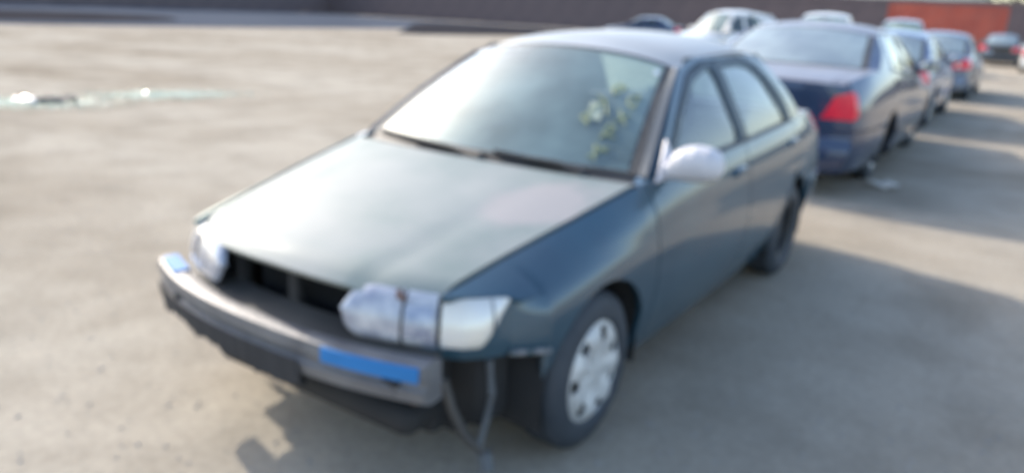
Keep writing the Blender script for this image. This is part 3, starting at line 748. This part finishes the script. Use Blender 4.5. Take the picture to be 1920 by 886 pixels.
# red container
M_cont = mat('red container paint', (0.52, 0.085, 0.045), 0.6, col2=(0.40, 0.06, 0.035), scale=0.9, dust=(0.35, 0.25, 0.2), dust_amt=0.25)
def container(loc, rz):
    r = empty('shipping_container', loc, rz, label='red shipping container standing in front of the far fence', cat='container')
    L, W, H = 6.06, 2.44, 2.9
    for nm, a, b in (('side_wall', (-L/2+0.1, -W/2+0.03), (L/2-0.1, -W/2+0.03)), ('side_wall', (L/2-0.1, W/2-0.03), (-L/2+0.1, W/2-0.03)), ('end_wall', (L/2-0.03, -W/2+0.1), (L/2-0.03, W/2-0.1))):
        a, b = Vector(a), Vector(b); d = (b-a).normalized(); nn = Vector((d.y, -d.x)); n = int((b-a).length/0.07); m = MB(); A = []; B = []
        for k in range(n+1):
            q = a.lerp(b, k/n)+nn*(0.018 if (k//2) % 2 else -0.018); A.append((q.x, q.y, 0.16)); B.append((q.x, q.y, H-0.12))
        m.strip(A, B).build(nm, M_cont, r, smooth=False)
    f = MB()
    for x in (-1, 1):
        for y in (-1, 1): f.box((x*(L/2-0.06), y*(W/2-0.06), H/2), (0.14, 0.14, H))
    for z in (0.08, H-0.06):
        for y in (-1, 1): f.box((0, y*(W/2-0.05), z), (L-0.27, 0.10, 0.14))
        for x in (-1, 1): f.box((x*(L/2-0.05), 0, z), (0.10, W-0.27, 0.14))
    f.build('container_frame', M_cont, r, smooth=False)
    MB().box((0, 0, H-0.03), (L-0.2, W-0.2, 0.03)).build('container_roof', M_cont, r, smooth=False)
    for y in (-1, 1):
        dr = MB().box((-L/2+0.04, y*0.56, H/2), (0.05, 1.08, H-0.3)).build('container_door', M_cont, r, smooth=False)
        b = MB()
        for q in (0.25, 0.8): b.tube([(-L/2-0.01, y*q, 0.2), (-L/2-0.01, y*q, H-0.2)], 0.02, 6)
        b.build('locking_bar', M_post, dr)
container((-3.2, 50.3, 0), math.radians(3))

# low buildings and a tree beyond the far fence
M_cream = mat('cream painted fascia', (0.80, 0.74, 0.62), 0.7)
M_wall = mat('pale stucco wall', (0.42, 0.40, 0.40), 0.85, bump=0.2)
M_roofm = mat('grey sheet roof', (0.22, 0.23, 0.26), 0.5, metal=0.3)
M_pane = mat('dark window pane', (0.03, 0.035, 0.04), 0.08, spec=0.8)
def shed(loc, L, W, H, rz, label, fascia, wall, n=6, fh=0.5):
    r = empty('low_building', loc, rz, label=label, cat='building')
    MB().box((0, 0, H/2), (L, W, H)).build('wall', wall, r, smooth=False)
    m = MB(); m.box((0, 0, H+0.16), (L+0.9, W+0.9, 0.28), taper=0.97); m.build('roof', M_roofm, r, smooth=False)
    m = MB(); m.box((0, -W/2-0.5, H+0.05), (L+1.0, 0.06, fh)); m.build('fascia', fascia, r, smooth=False)
    for i in range(n):
        x = -L/2+L*(i+0.5)/n
        f = MB().box((x, -W/2-0.02, H*0.55), (1.5, 0.08, 1.2)).build('window_frame', M_post, r, smooth=False)
        MB().box((x, -W/2-0.065, H*0.55), (1.36, 0.02, 1.06)).build('window_pane', M_pane, f, smooth=False)
shed((-8.6, 80, 0), 10.6, 10, 4.3, math.radians(2), 'low building with a cream fascia rising behind the far fence', M_cream, M_wall, 4, 0.9)
shed((-26, 82, 0), 20, 10, 4.5, math.radians(0), 'low grey building with a bluish roof edge behind the far fence', M_roofm, M_wall, 6)

def tree(loc, h, r, label, seed):
    rnd = random.Random(seed); root = empty('broadleaf_tree', loc, 0, label=label, cat='tree')
    bark = mat('tree bark', (0.09, 0.07, 0.05), 0.9, bump=0.6); leaf = mat('olive green foliage', (0.075, 0.10, 0.04), 0.7, col2=(0.045, 0.065, 0.025), scale=1.2)
    t = MB(); t.tube([(0, 0, 0), (0.05, 0, h*0.25), (-0.05, 0.1, h*0.5), (0, 0, h*0.8)], [0.22, 0.17, 0.12, 0.04], 10)
    ends = []
    for k in range(9):
        a = k*2.4; z0 = h*(0.3+0.05*k); e = (math.cos(a)*r*0.7, math.sin(a)*r*0.7, z0+h*0.25); t.tube([(0, 0, z0), ((e[0])*0.5, e[1]*0.5, z0+h*0.10), e], [0.09, 0.06, 0.02], 6); ends.append(e)
    t.build('trunk', bark, root)
    c = MB()
    cl = [Vector(e) for e in ends]+[Vector((rnd.gauss(0, r*0.4), rnd.gauss(0, r*0.4), h*rnd.uniform(0.5, 0.95))) for _ in range(16)]
    for q in cl:
        for _ in range(170):
            p = q+Vector((rnd.gauss(0, 1), rnd.gauss(0, 1), rnd.gauss(0, 0.7)))*r*0.2; s_ = rnd.uniform(0.05, 0.12)
            u = Vector((rnd.uniform(-1, 1), rnd.uniform(-1, 1), rnd.uniform(-1, 1))).normalized(); v = u.orthogonal().normalized()
            c.add([p-u*s_, p+v*s_*0.5, p+u*s_, p-v*s_*0.5], [(0, 1, 2, 3)])
    o = c.build('crown', leaf, root, smooth=False)
tree((-0.5, 70, 0), 7.5, 3.2, 'bushy green tree beyond the far fence, right of the cream fascia', 3)
tree((4.5, 72, 0), 6.5, 2.8, 'smaller green tree beyond the far fence, farthest to the right', 5)

# ------------------------------------------------------------------ the green saloon
P_green = paint('dark teal paint', (0.012, 0.066, 0.105), dust=0.05, coat=1.0, rough=0.40, metal=0.2, col2=(0.009, 0.050, 0.085))
P_hood = mat('oxidised green bonnet paint', (0.235, 0.255, 0.245), 0.48, spec=0.35, coat=0.08, coat_rough=0.25, col2=(0.13, 0.18, 0.17), scale=2.6, detail=5, dust=(0.38, 0.375, 0.35), dust_amt=0.45, dust_scale=2.2)
def bare_patch(m, c, r, col):
    n = m.node_tree.nodes; L = m.node_tree.links; p = n['Principled BSDF']; src = p.inputs['Base Color'].links[0].from_socket
    tc = n.new('ShaderNodeTexCoord'); mp = n.new('ShaderNodeMapping'); mp.vector_type = 'TEXTURE'; mp.inputs['Location'].default_value = c; mp.inputs['Scale'].default_value = r; mp.inputs['Rotation'].default_value = (0, 0, -0.5)
    nz = n.new('ShaderNodeTexNoise'); nz.inputs['Scale'].default_value = 9; mx0 = n.new('ShaderNodeMixRGB'); mx0.blend_type = 'ADD'; mx0.inputs['Fac'].default_value = 0.7
    L.new(tc.outputs['Object'], mp.inputs['Vector']); L.new(tc.outputs['Object'], nz.inputs['Vector']); L.new(mp.outputs[0], mx0.inputs['Color1']); L.new(nz.outputs['Color'], mx0.inputs['Color2'])
    sb = n.new('ShaderNodeVectorMath'); sb.operation = 'SUBTRACT'; sb.inputs[1].default_value = (0.35, 0.35, 0.35); L.new(mx0.outputs[0], sb.inputs[0])
    ln = n.new('ShaderNodeVectorMath'); ln.operation = 'LENGTH'; L.new(sb.outputs[0], ln.inputs[0])
    mr = n.new('ShaderNodeMapRange'); mr.inputs['From Min'].default_value = 1.15; mr.inputs['From Max'].default_value = 0.75; L.new(ln.outputs['Value'], mr.inputs['Value'])
    mx = n.new('ShaderNodeMixRGB'); mx.inputs['Color2'].default_value = (*col, 1); L.new(mr.outputs[0], mx.inputs['Fac']); L.new(src, mx.inputs['Color1']); L.new(mx.outputs[0], p.inputs['Base Color'])
bare_patch(P_hood, (0.52, 0.03, 0.86), (0.16, 0.24, 0.3), (0.31, 0.29, 0.28))
P_roof = mat('oxidised roof and sunlit boot paint', (0.30, 0.315, 0.32), 0.45, spec=0.5, coat=0.2, coat_rough=0.2, col2=(0.24, 0.26, 0.27), scale=1.4, dust=(0.55, 0.52, 0.50), dust_amt=0.3)  # also on the boot top, where the pale colour paints its sunlit highlight
P_mirror = mat('pale silver mirror paint', (0.62, 0.60, 0.62), 0.5, rough2=None, coat=0.15, coat_rough=0.3)
GC = dict(COMPACT, hood_paint=P_hood, fender_right_paint=mat('sunlit mint fender paint', (0.20, 0.30, 0.27), 0.42, coat=0.2, coat_rough=0.2, col2=(0.12, 0.21, 0.19), scale=4, dust=(0.4, 0.4, 0.36), dust_amt=0.3), fender_label='mint green front fender on the far side, sunlit glow in its paint', frame_mat=mat('dark window frame paint', (0.010, 0.032, 0.055), 0.5, coat=0.2), moulding=False, deck_top=P_roof, lamp_wrap=0.02, lamp=(0.56, 0.66, 0.82), roof_paint=P_roof, handle_mat=P_green)  # lighter mint than the other fender: its sunlit glow is put into the paint
def gfb(y):
    if y < -0.425: return min(0.686, 0.675+0.01*(-0.425-y)/0.12)
    if y < -0.335: return 0.664
    a = max(0.20, COMPACT_ARCH(y)); return a
def COMPACT_ARCH(y): r = GC['R']; return 0.28+math.sqrt(max(0, r*r-y*y)) if abs(y) < r else 0.0
GC['fender_bottom'] = gfb
car = Car('green_car', 'dark green four-door saloon with faded bonnet and missing front bumper, nearest the camera', (0, 0, 0), 0, GC, P_green, 'car')
s = car
s.fenders(); s.doors(); s.quarter(); s.roof(); s.windscreen(); s.backlight(); s.greenhouse(); s.hood()['label'] = 'faded whitish green bonnet'
s.cowl(); lid = s.deck(); s.rear(lid); s.wells(); s.under(-0.5, 3.2); s.wheels(hub_petal, rear=0); s.interior(); s.wipers()
s.mirror(P_mirror, 'pale silver door mirror', z=0.955, sides=(1,))
R_ = s.root
# --- nose: lamps, lamp surround, radiator support, bumper beam
FC = [(0, -0.735), (0.15, -0.732), (0.30, -0.712), (0.45, -0.672), (0.58, -0.622), (0.66, -0.578), (0.718, -0.510), (0.755, -0.425)]
def front(t, sx=1):
    """point of the nose outline at distance t from the centre line"""
    d = 0
    for (a, b) in zip(FC, FC[1:]):
        l = math.hypot(b[0]-a[0], b[1]-a[1])
        if t <= d+l or b is FC[-1]: k = min(1, (t-d)/l); return Vector((lerp(a[0], b[0], k)*sx, lerp(a[1], b[1], k), 0))
        d += l
def fdir(t, sx=1): d = front(t+0.01, sx)-front(t-0.01, sx); d.normalize(); return Vector((d.y*sx, -d.x*sx, 0))
M_lampcase = mat('lamp housing', (0.05, 0.05, 0.055), 0.5)
for sx in (1, -1):
    def lamp(t0, t1, zb, zt, bulge, shape):
        def fn(u, v):
            t = lerp(t0, t1, u); b, q = shape(u); z = lerp(lerp(zb, zt, b), lerp(zb, zt, q), v); p = front(t, sx); n = fdir(t, sx)
            k = bulge*(math.sin(math.pi*v)**0.5)*(0.3+0.7*math.sin(math.pi*min(1, max(0, 0.1+0.8*u)))**0.5)
            return p+n*(k-0.035*(z-0.54)/0.13)+Vector((0, 0, z))
        return fn
    hs = lambda u: (0.50*(1-math.sqrt(max(0, 1-(1-min(1, u/0.22))**2))), 1.04-0.50*(1-math.sqrt(max(0, 1-(1-min(1, u/0.40))**2)))-0.04*u)
    f = lamp(0.290, 0.605, 0.530, 0.684, 0.030, hs)
    h = MB().grid(f, 18, 12).build('headlight', M_lamp, R_, flange=0.03, centre=s.cc)
    MB().grid(lambda u, v: f(0.66+0.03*u, v)+Vector((0, -0.003, 0)), 1, 12).build('lens_divider', M_lampcase, h)
    MB().grid(lambda u, v: f(0.70+0.26*u, 0.18+0.62*v)+Vector((0, -0.003, 0)), 5, 6).build('headlight_reflector', mat('blue grey inner reflector', (0.22, 0.25, 0.34), 0.25, metal=0.3, coat=1.0, col2=(0.42, 0.44, 0.5), scale=25), h)
    cs = lambda u: (0.86*max(0.0, (u-0.55)/0.45)**1.1, 1.0+0.03*u)
    f2 = lamp(0.618, 0.845, 0.533, 0.680, 0.022, cs)
    k_ = MB().grid(f2, 14, 10).build('corner_lamp', M_clear, R_, flange=0.03, centre=s.cc)
    MB().grid(lambda u, v: f2(0.70+0.025*u, v)+Vector((0.002*sx, -0.002, 0)), 1, 10).build('lens_divider', M_lampcase, k_)
    # painted skirt under the lamps, curling back to the wheel arch
    def sk(u, v):
        t = lerp(0.56, 0.845, u); p = front(t, sx); n = fdir(t, sx); uu = max(0, (t-0.618)/0.217); zt_ = lerp(0.530, 0.664, 0.86*max(0.0, (uu-0.55)/0.45)**1.1); z = lerp(0.490, zt_, v); return p+n*(0.006-0.02*(1-v)-0.035*(z-0.54)/0.13*(1 if z > 0.54 else 0))+Vector((0, 0, z))
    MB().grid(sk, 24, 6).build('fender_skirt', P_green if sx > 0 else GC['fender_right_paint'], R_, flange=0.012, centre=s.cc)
    def sk2(u, v):
        a = Vector(sk(1, v)); y = -0.335; zz = lerp(0.485, 0.665, v); b = Vector((sx*(s.X(y, zz)+0.001), y, zz)); return a.lerp(b, u)+Vector((sx*0.006*math.sin(math.pi*u), 0, 0))
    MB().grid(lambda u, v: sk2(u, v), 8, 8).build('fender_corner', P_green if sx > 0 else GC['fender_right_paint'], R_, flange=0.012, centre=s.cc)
    MB().tube([tuple(Vector(sk2(u/8, 0.05))+Vector((sx*0.006, -0.006, 0))) for u in range(9)], 0.010, 6).build('fender_lip', mat('mottled fender edge', (0.25, 0.24, 0.24), 0.6, col2=(0.03, 0.06, 0.07), scale=30, detail=2), R_)  # pale strip mottled with dark along the lower fender edge
    # filler between lamp tops and bonnet
    MB().grid(lambda u, v: (front(lerp(0.34, 0.74, u), sx)+fdir(lerp(0.34, 0.74, u), sx)*lerp(-0.040, -0.09, v)+Vector((0, 0, lerp(0.664, 0.654, v)))), 12, 3).build('lamp_surround', M_dark, R_)
    MB().box((sx*0.60, -0.42, 0.36), (0.16, 0.16, 0.26)).build('splash_shield', M_dark, R_, bevel=0.03)
# nose panels
n_ = MB()
n_.box((0, -0.60, 0.660), (0.86, 0.05, 0.03)); n_.box((0, -0.63, 0.44), (1.10, 0.07, 0.07)); n_.box((0.0, -0.635, 0.565), (0.05, 0.03, 0.22))
n_.box((0.30, -0.615, 0.565), (0.04, 0.04, 0.22)); n_.box((-0.30, -0.615, 0.565), (0.04, 0.04, 0.22)); n_.box((0.53, -0.50, 0.50), (0.05, 0.20, 0.26)); n_.box((-0.53, -0.50, 0.50), (0.05, 0.20, 0.26))
n_.build('radiator_support', M_dark, R_, smooth=False, bevel=0.006)
q_ = MB().box((0.02, -0.545, 0.54), (0.56, 0.035, 0.30)).build('radiator', mat('radiator core', (0.03, 0.032, 0.035), 0.5, metal=0.5), R_, smooth=False)
fm = MB()
for k in range(40): fm.box((0.02-0.27+k*0.0138, -0.566, 0.54), (0.003, 0.008, 0.27))
fm.build('radiator_fins', M_steel, q_, smooth=False)['kind'] = 'stuff'
MB().grid(lambda u, v: (lerp(-0.60, 0.60, u), -0.30, lerp(0.25, 0.69, v)), 2, 2).build('engine_bay_wall', M_dark, R_)
MB().grid(lambda u, v: (lerp(-0.56, 0.56, u), lerp(-0.60, 0.30, v), 0.655+0.12*v), 2, 2).build('bonnet_liner', M_dark, R_)
MB().box((0.05, -0.10, 0.45), (0.6, 0.35, 0.30)).build('engine_block', M_dark, R_, bevel=0.03)
c = MB(); c.tube([(0.47, -0.645, 0.690), (0.48, -0.66, 0.676), (0.50, -0.655, 0.674)], 0.009, 8); c.build('rusty_bracket', mat('rust', (0.13, 0.065, 0.045), 0.8, bump=0.5), R_)
# lower plastic ledge that the grille sat on
MB().grid(lambda u, v: (lerp(-0.57, 0.60, u), -0.755+0.10*abs(2*u-1)**2.2+0.11*v, 0.518+0.016*v), 20, 3).build('grille_ledge', M_black, R_, flange=0.02, centre=(0, 0, 0))
# bumper beam
M_beam = mat('grey bumper beam', (0.13, 0.13, 0.14), 0.45, metal=0.2, col2=(0.08, 0.08, 0.09), scale=9, dust=(0.40, 0.38, 0.35), dust_amt=0.30, dust_scale=7, bump=0.3)
def by(x): return -0.800+0.155*abs(x/0.78)**2.4
BX0, BX1 = -0.775, 0.625
prof = [(0.075, 0.512), (0.030, 0.520), (0.0, 0.508), (-0.006, 0.470), (0.010, 0.458), (0.010, 0.440), (-0.004, 0.428), (0.0, 0.392), (0.03, 0.380), (0.08, 0.384)]
def bfn(u, v):
    x = lerp(BX0, BX1, u); k = v*(len(prof)-1); i = min(len(prof)-2, int(k)); a, b = prof[i], prof[i+1]; t = k-i
    return (x, by(x)+lerp(a[0], b[0], t), lerp(a[1], b[1], t))
beam = MB(); beam.grid(bfn, 36, 9); beam.poly([bfn(0, v/9) for v in range(10)]); beam.poly([bfn(1, v/9) for v in range(10)][::-1])
bo = beam.build('bumper_beam', M_beam, R_, centre=(0, 0.5, 0.45), flange=0.0)
M_blue = mat('bright blue tape', (0.015, 0.19, 0.50), 0.6, col2=(0.012, 0.16, 0.42))
def tape(x0, x1, z0, z1): return MB().grid(lambda u, v: (lerp(x0, x1, u), by(lerp(x0, x1, u))-0.012, lerp(z0, z1, v)), 10, 2).build('blue_tape', M_blue, bo, flange=0.010, centre=(0, 0.5, 0.45))
tape(0.290, 0.612, 0.461, 0.507)
MB().grid(lambda u, v: (lerp(-0.74, -0.56, u), by(lerp(-0.74, -0.56, u))+0.01+0.065*v, 0.524), 6, 2).build('blue_tape', M_blue, bo, flange=0.006, centre=(0, 0, 0))
rg = MB(); rnd = random.Random(4); A = []; B = []; zc = 0.35
for k in range(61):
    x = lerp(-0.77, 0.20, k/60); zc = max(0.335, min(0.372, zc+rnd.uniform(-0.016, 0.016))); A.append((x, by(x)-0.012, 0.440)); B.append((x, by(x)-0.004+rnd.uniform(-.005, .005), lerp(0.39, zc, min(1, k/6))))
rg.strip(A, B); rg.strip([(a[0], a[1]+0.03, a[2]) for a in A], [(b[0], b[1]+0.04, b[2]) for b in B]); rg.strip(B, [(b[0], b[1]+0.03, b[2]) for b in B])
rg.build('torn_bumper_foam', mat('dirty black foam', (0.035, 0.035, 0.038), 0.9, bump=0.6), bo)
for sx in (1, -1): MB().box((sx*0.50, -0.66, 0.45), (0.09, 0.16, 0.10)).build('beam_bracket', M_dark, bo, bevel=0.01)
MB().box((0.08, -0.59, 0.275), (0.92, 0.20, 0.10), taper=1.05).build('shade_valance', M_dark, R_, bevel=0.04)  # added and stretched so its shadow closes the lit gap under the beam
# under-tray, hanging wiring and hoses at the torn-off corner
MB().box((0.06, -0.40, 0.25), (0.98, 0.36, 0.10)).build('under_tray', M_dark, R_, bevel=0.02)  # widened to keep the sun off the ground behind the beam
w1 = MB(); w1.tube([(0.62, -0.62, 0.44), (0.64, -0.60, 0.34), (0.66, -0.56, 0.24), (0.69, -0.52, 0.185), (0.71, -0.50, 0.15)], 0.015, 8); w1.build('hanging_hose', M_black, R_)
w2 = MB(); w2.tube([(0.70, -0.50, 0.48), (0.715, -0.50, 0.38), (0.705, -0.51, 0.28), (0.69, -0.52, 0.20)], 0.012, 8); w2.tube([(0.70, -0.51, 0.17), (0.715, -0.51, 0.115)], 0.024, 10); w2.build('wiring_loom', mat('grey wiring sleeve', (0.10, 0.11, 0.12), 0.6), R_)
MB().tube([(0.50, -0.64, 0.40), (0.52, -0.62, 0.30), (0.50, -0.60, 0.22)], 0.012, 6).build('rusty_strut', MATS['rust'], R_)
# wax-pen writing and a paper sticker on the glass
M_wax = mat('yellow wax pen', (0.33, 0.37, 0.23), 0.8)
def on_glass(x, z):  # glass coordinates 0..1
    return s.ws_fn(x, z*0.92-0.14, -0.006)
strokes = [[(0.800, .62), (0.835, .72), (0.80, .76)], [(0.835, .72), (0.86, .60)], [(0.85, .80), (0.88, .88), (0.85, .90), (0.835, .84), (0.85, .80)], [(0.78, .55), (0.81, .50), (0.80, .60), (0.78, .55)],
           [(0.905, .80), (0.935, .84), (0.93, .70), (0.905, .74), (0.905, .80)], [(0.89, .56), (0.925, .64)], [(0.925, .54), (0.89, .66)], [(0.865, .40), (0.90, .50), (0.875, .52), (0.87, .44), (0.91, .42)], [(0.855, .24), (0.90, .34)], [(0.875, .22), (0.86, .34), (0.90, .30)]]
wx = MB()
for st in strokes:
    pts = []
    for a, b in zip(st, st[1:]):
        for k in range(5): pts.append(on_glass(lerp(a[0], b[0], k/4), lerp(a[1], b[1], k/4)))
    wx.tube(pts, 0.0048, 5)
wx.build('wax_pen_writing', M_wax, R_)
MB().grid(lambda u, v: s.ws_fn(0.800+0.045*u-0.015*v, 0.36+0.14*v, -0.005), 4, 4).build('paper_sticker', mat('pale paper', (0.42, 0.46, 0.36), 0.9), R_, flange=0.001)
MB().grid(lambda u, v: s.ws_fn(0.945+0.02*u, 0.86+0.05*v, -0.005), 2, 2).build('small_sticker', mat('white sticker', (0.7, 0.74, 0.76), 0.7), R_, flange=0.001)

# ------------------------------------------------------------------ the cars parked behind
BIG = derive(COMPACT, [(-0.9, -1.15), (-0.66, -0.99), (-0.60, -0.93), (-0.3, -0.42), (0, 0), (0.25, 0.40), (0.46, 0.75), (1.08, 1.36), (1.508, 1.88), (2.44, 2.885), (2.465, 2.91), (2.68, 3.45), (3.30, 4.24)],
             [(0.2, 0.22), (0.56, 0.62), (0.68, 0.78), (0.90, 0.99), (0.93, 1.03), (0.955, 1.095), (1.30, 1.42), (1.34, 1.455)], 1.165,
             xm_wheel=0.775,
             tyre=0.335, R=0.385, sill=0.23, lamp=(0.67, 0.71, 0.955), lamp_slope=0.05, lamp_wrap=0.05, lamp_skew=0.14, lamp_plain=True, moulding_mat=M_black, lid_x=0.84)
MID = derive(COMPACT, [(-0.9, -1.02), (-0.60, -0.84), (0, 0), (0.46, 0.55), (1.08, 1.22), (1.508, 1.68), (2.44, 2.675), (2.465, 2.70), (2.68, 3.08), (3.30, 3.66)],
             [(0.2, 0.2), (0.56, 0.58), (0.90, 0.93), (1.30, 1.36), (1.34, 1.40)], 1.07, tyre=0.315, R=0.37, lamp=(0.62, 0.70, 0.93), lamp_slope=0.05, lamp_wrap=0.22, res=0.7)
SUV = derive(COMPACT, [(-0.9, -1.02), (-0.60, -0.84), (0, 0), (0.46, 0.62), (1.08, 1.12), (1.508, 1.62), (2.44, 2.675), (2.465, 2.70), (2.85, 3.10), (3.30, 3.62)],
             [(0.2, 0.32), (0.56, 0.68), (0.90, 1.08), (0.955, 1.14), (1.30, 1.70), (1.34, 1.76)], 1.10, tyre=0.36, R=0.42, sill=0.34, bumper_low=0.38, lamp=(0.74, 0.86, 1.10), zm=0.75, res=0.7)
SUV['roof_y'] = (SUV['roof_y'][0], 3.10); SUV['rw'] = (SUV['rw'][0], 3.50, SUV['rw'][2]+0.02, 0.06)
SUV['silhouette'] = SUV['silhouette'][:5]+[(2.9, 1.672), (3.10, 1.645), (3.34, 1.40), (3.50, 1.145)]+SUV['silhouette'][9:]
SUV['zr'] = [q for q in SUV['zr'] if q[0] < 2.4]+[(2.9, 1.70), (3.1, 1.665), (3.3, 1.64)]
P_navy = paint('dark navy paint', (0.010, 0.034, 0.095), dust=0.05, coat=1.0)
P_sky = paint('light metallic blue paint', (0.20, 0.28, 0.42), dust=0.15, metal=0.5)
P_grey = paint('grey blue paint', (0.13, 0.17, 0.24), dust=0.15, metal=0.5)
P_black = paint('black paint', (0.015, 0.016, 0.02), dust=0.12)
P_white = paint('white paint', (0.78, 0.77, 0.74), dust=0.15, metal=0.0)
P_silver = paint('silver paint', (0.50, 0.51, 0.53), dust=0.12, metal=0.6)
P_maroon = paint('dark red paint', (0.12, 0.02, 0.025), dust=0.15)
NV = dict(BIG, roof_paint=mat('pale navy top', (0.20, 0.21, 0.25), 0.4, coat=0.3, coat_rough=0.15, dust=(0.4, 0.37, 0.35), dust_amt=0.3), deck_paint=P_navy)  # one paler grey blue for the roof and the deck top
NV['deck_top'] = NV['roof_paint']
ROW = 'cars parked in line behind the green saloon'
complete_car('navy_car', 'large dark navy saloon with a bright red tail lamp, directly behind the green car', (-0.19, 9.17, 0), math.pi, NV, P_navy, group=ROW)
complete_car('blue_car', 'light metallic blue saloon with orange-red tail lamp, third car in the line', (-0.30, 14.55, 0), math.pi, dict(MID, roof_paint=P_sky), P_sky, group=ROW, low=True)
complete_car('grey_blue_car', 'grey blue saloon, fourth car in the line', (-0.20, 21.2, 0), math.pi, MID, P_grey, group=ROW, low=True)
complete_car('black_car', 'black saloon with red tail lamps at the far end of the line', (0.15, 44.7, 0), math.pi, MID, P_black, group=ROW, low=True)
complete_car('white_car', 'white saloon at the far right edge, beside the line of parked cars', (2.05, 38.6, 0), math.pi, MID, P_white, low=True)
BACK = 'vehicles parked at the far end of the yard'
complete_car('white_suv', 'tall cream white estate car facing left, seen over the roof of the green saloon', (-8.3, 24.0, 0), math.radians(-28), SUV, P_white, group=BACK, low=True)
complete_car('dark_blue_car', 'dark blue saloon behind the tall cream white estate car', (-19.5, 41.0, 0), math.radians(-80), dict(MID), P_navy, group=BACK, low=True)
complete_car('white_suv', 'white estate car seen over the roof of the navy saloon', (-3.3, 20.5, 0), math.radians(8), SUV, P_white, group=BACK, low=True)
complete_car('silver_suv', 'silver estate car parked right of the white one over the navy roof', (-2.5, 29.0, 0), math.radians(6), SUV, P_silver, group=BACK, low=True)
complete_car('maroon_car', 'dark red saloon in front of the far fence, left of the red container', (-11.5, 47.0, 0), math.radians(95), MID, P_maroon, group=BACK, low=True)

# ------------------------------------------------------------------ broken glass and litter
M_chip = glass_mat('broken green glass chips', (0.80, 0.92, 0.88), (0.62, 0.82, 0.74), 0.50, refl=1.0)
def chips(cx, cy, rx, ry, n, rot, seed, label=None):
    r = random.Random(seed); m = MB()
    for _ in range(n):
        a, b = r.gauss(0, 0.45), r.gauss(0, 0.45); x = cx+a*rx*math.cos(rot)-b*ry*math.sin(rot); y = cy+a*rx*math.sin(rot)+b*ry*math.cos(rot)
        q = r.uniform(0.006, 0.016); al = r.uniform(0, 6.28); t1, t2 = r.uniform(-.5, .5), r.uniform(-.5, .5); z = q*0.5+0.002
        vs = [(x+q*math.cos(al+k*1.57)*r.uniform(.6, 1.2), y+q*math.sin(al+k*1.57)*r.uniform(.6, 1.2), z+q*(t1*math.cos(k*1.57)+t2*math.sin(k*1.57))) for k in range(4)]
        m.add(vs+[(v[0], v[1], v[2]-q*0.45) for v in vs], [(0, 1, 2, 3), (0, 4, 5, 1), (1, 5, 6, 2), (2, 6, 7, 3), (3, 7, 4, 0)])
    return tag(m.build('broken_glass', M_chip, smooth=False), kind='stuff', label=label)
chips(-9.3, 2.6, 1.1, 0.6, 3200, 0.9, 1, 'scattered pale green broken glass around the shiny scrap')
chips(-9.1, 4.6, 1.1, 0.55, 2600, 1.1, 2, 'thinner strip of pale green broken glass further along')
# crumpled shiny scrap
def scrap(name, label, cat, loc, L, W, m_, seed, rz):
    r = random.Random(seed); H = [[r.uniform(0, 0.5)*W for _ in range(7)] for _ in range(5)]
    o = MB().grid(lambda u, v: ((u-0.5)*L, (v-0.5)*W, 0.01+H[int(round(v*4))][int(round(u*6))]), 6, 4).build(name, m_, smooth=True, flange=0.004, centre=(0, 0, -1), sub=1)
    o.location = loc; o.rotation_euler = (0, 0, rz); return tag(o, label, cat)
scrap('chrome_scrap', 'crumpled shiny piece of chrome trim glinting on the ground', 'scrap metal', (-9.25, 2.72, 0), 0.34, 0.16, M_chrome, 3, 0.5)
scrap('black_scrap', 'bent black plastic scrap beside the glinting chrome piece', 'scrap', (-9.0, 2.95, 0), 0.5, 0.22, M_black, 4, 1.0)
scrap('paper_scrap', 'small crumpled pale paper on the ground by the rear wheel of the navy car', 'litter', (0.84, 5.85, 0), 0.30, 0.16, mat('litter paper', (0.62, 0.58, 0.52), 0.9), 6, 0.2)
M_peb = mat('pebble', (0.32, 0.30, 0.28), 0.9)
r = random.Random(11); m = MB()
for _ in range(2600):
    d = r.uniform(0, 1)**1.6*14; a = r.uniform(-1.5, 0.35); x = 1.2+d*math.sin(a); y = -1.6+d*math.cos(a); q = r.uniform(0.003, 0.010)
    k_ = [(x+q*math.cos(t)*r.uniform(.7, 1.2), y+q*math.sin(t)*r.uniform(.7, 1.2), 0.001) for t in (0, 1.26, 2.5, 3.8, 5.0)]
    m.add(k_+[(x, y, q*0.9)], [(i, (i+1) % 5, 5) for i in range(5)])
tag(m.build('gravel', M_peb, smooth=False), kind='stuff', label='small loose stones scattered over the yard')
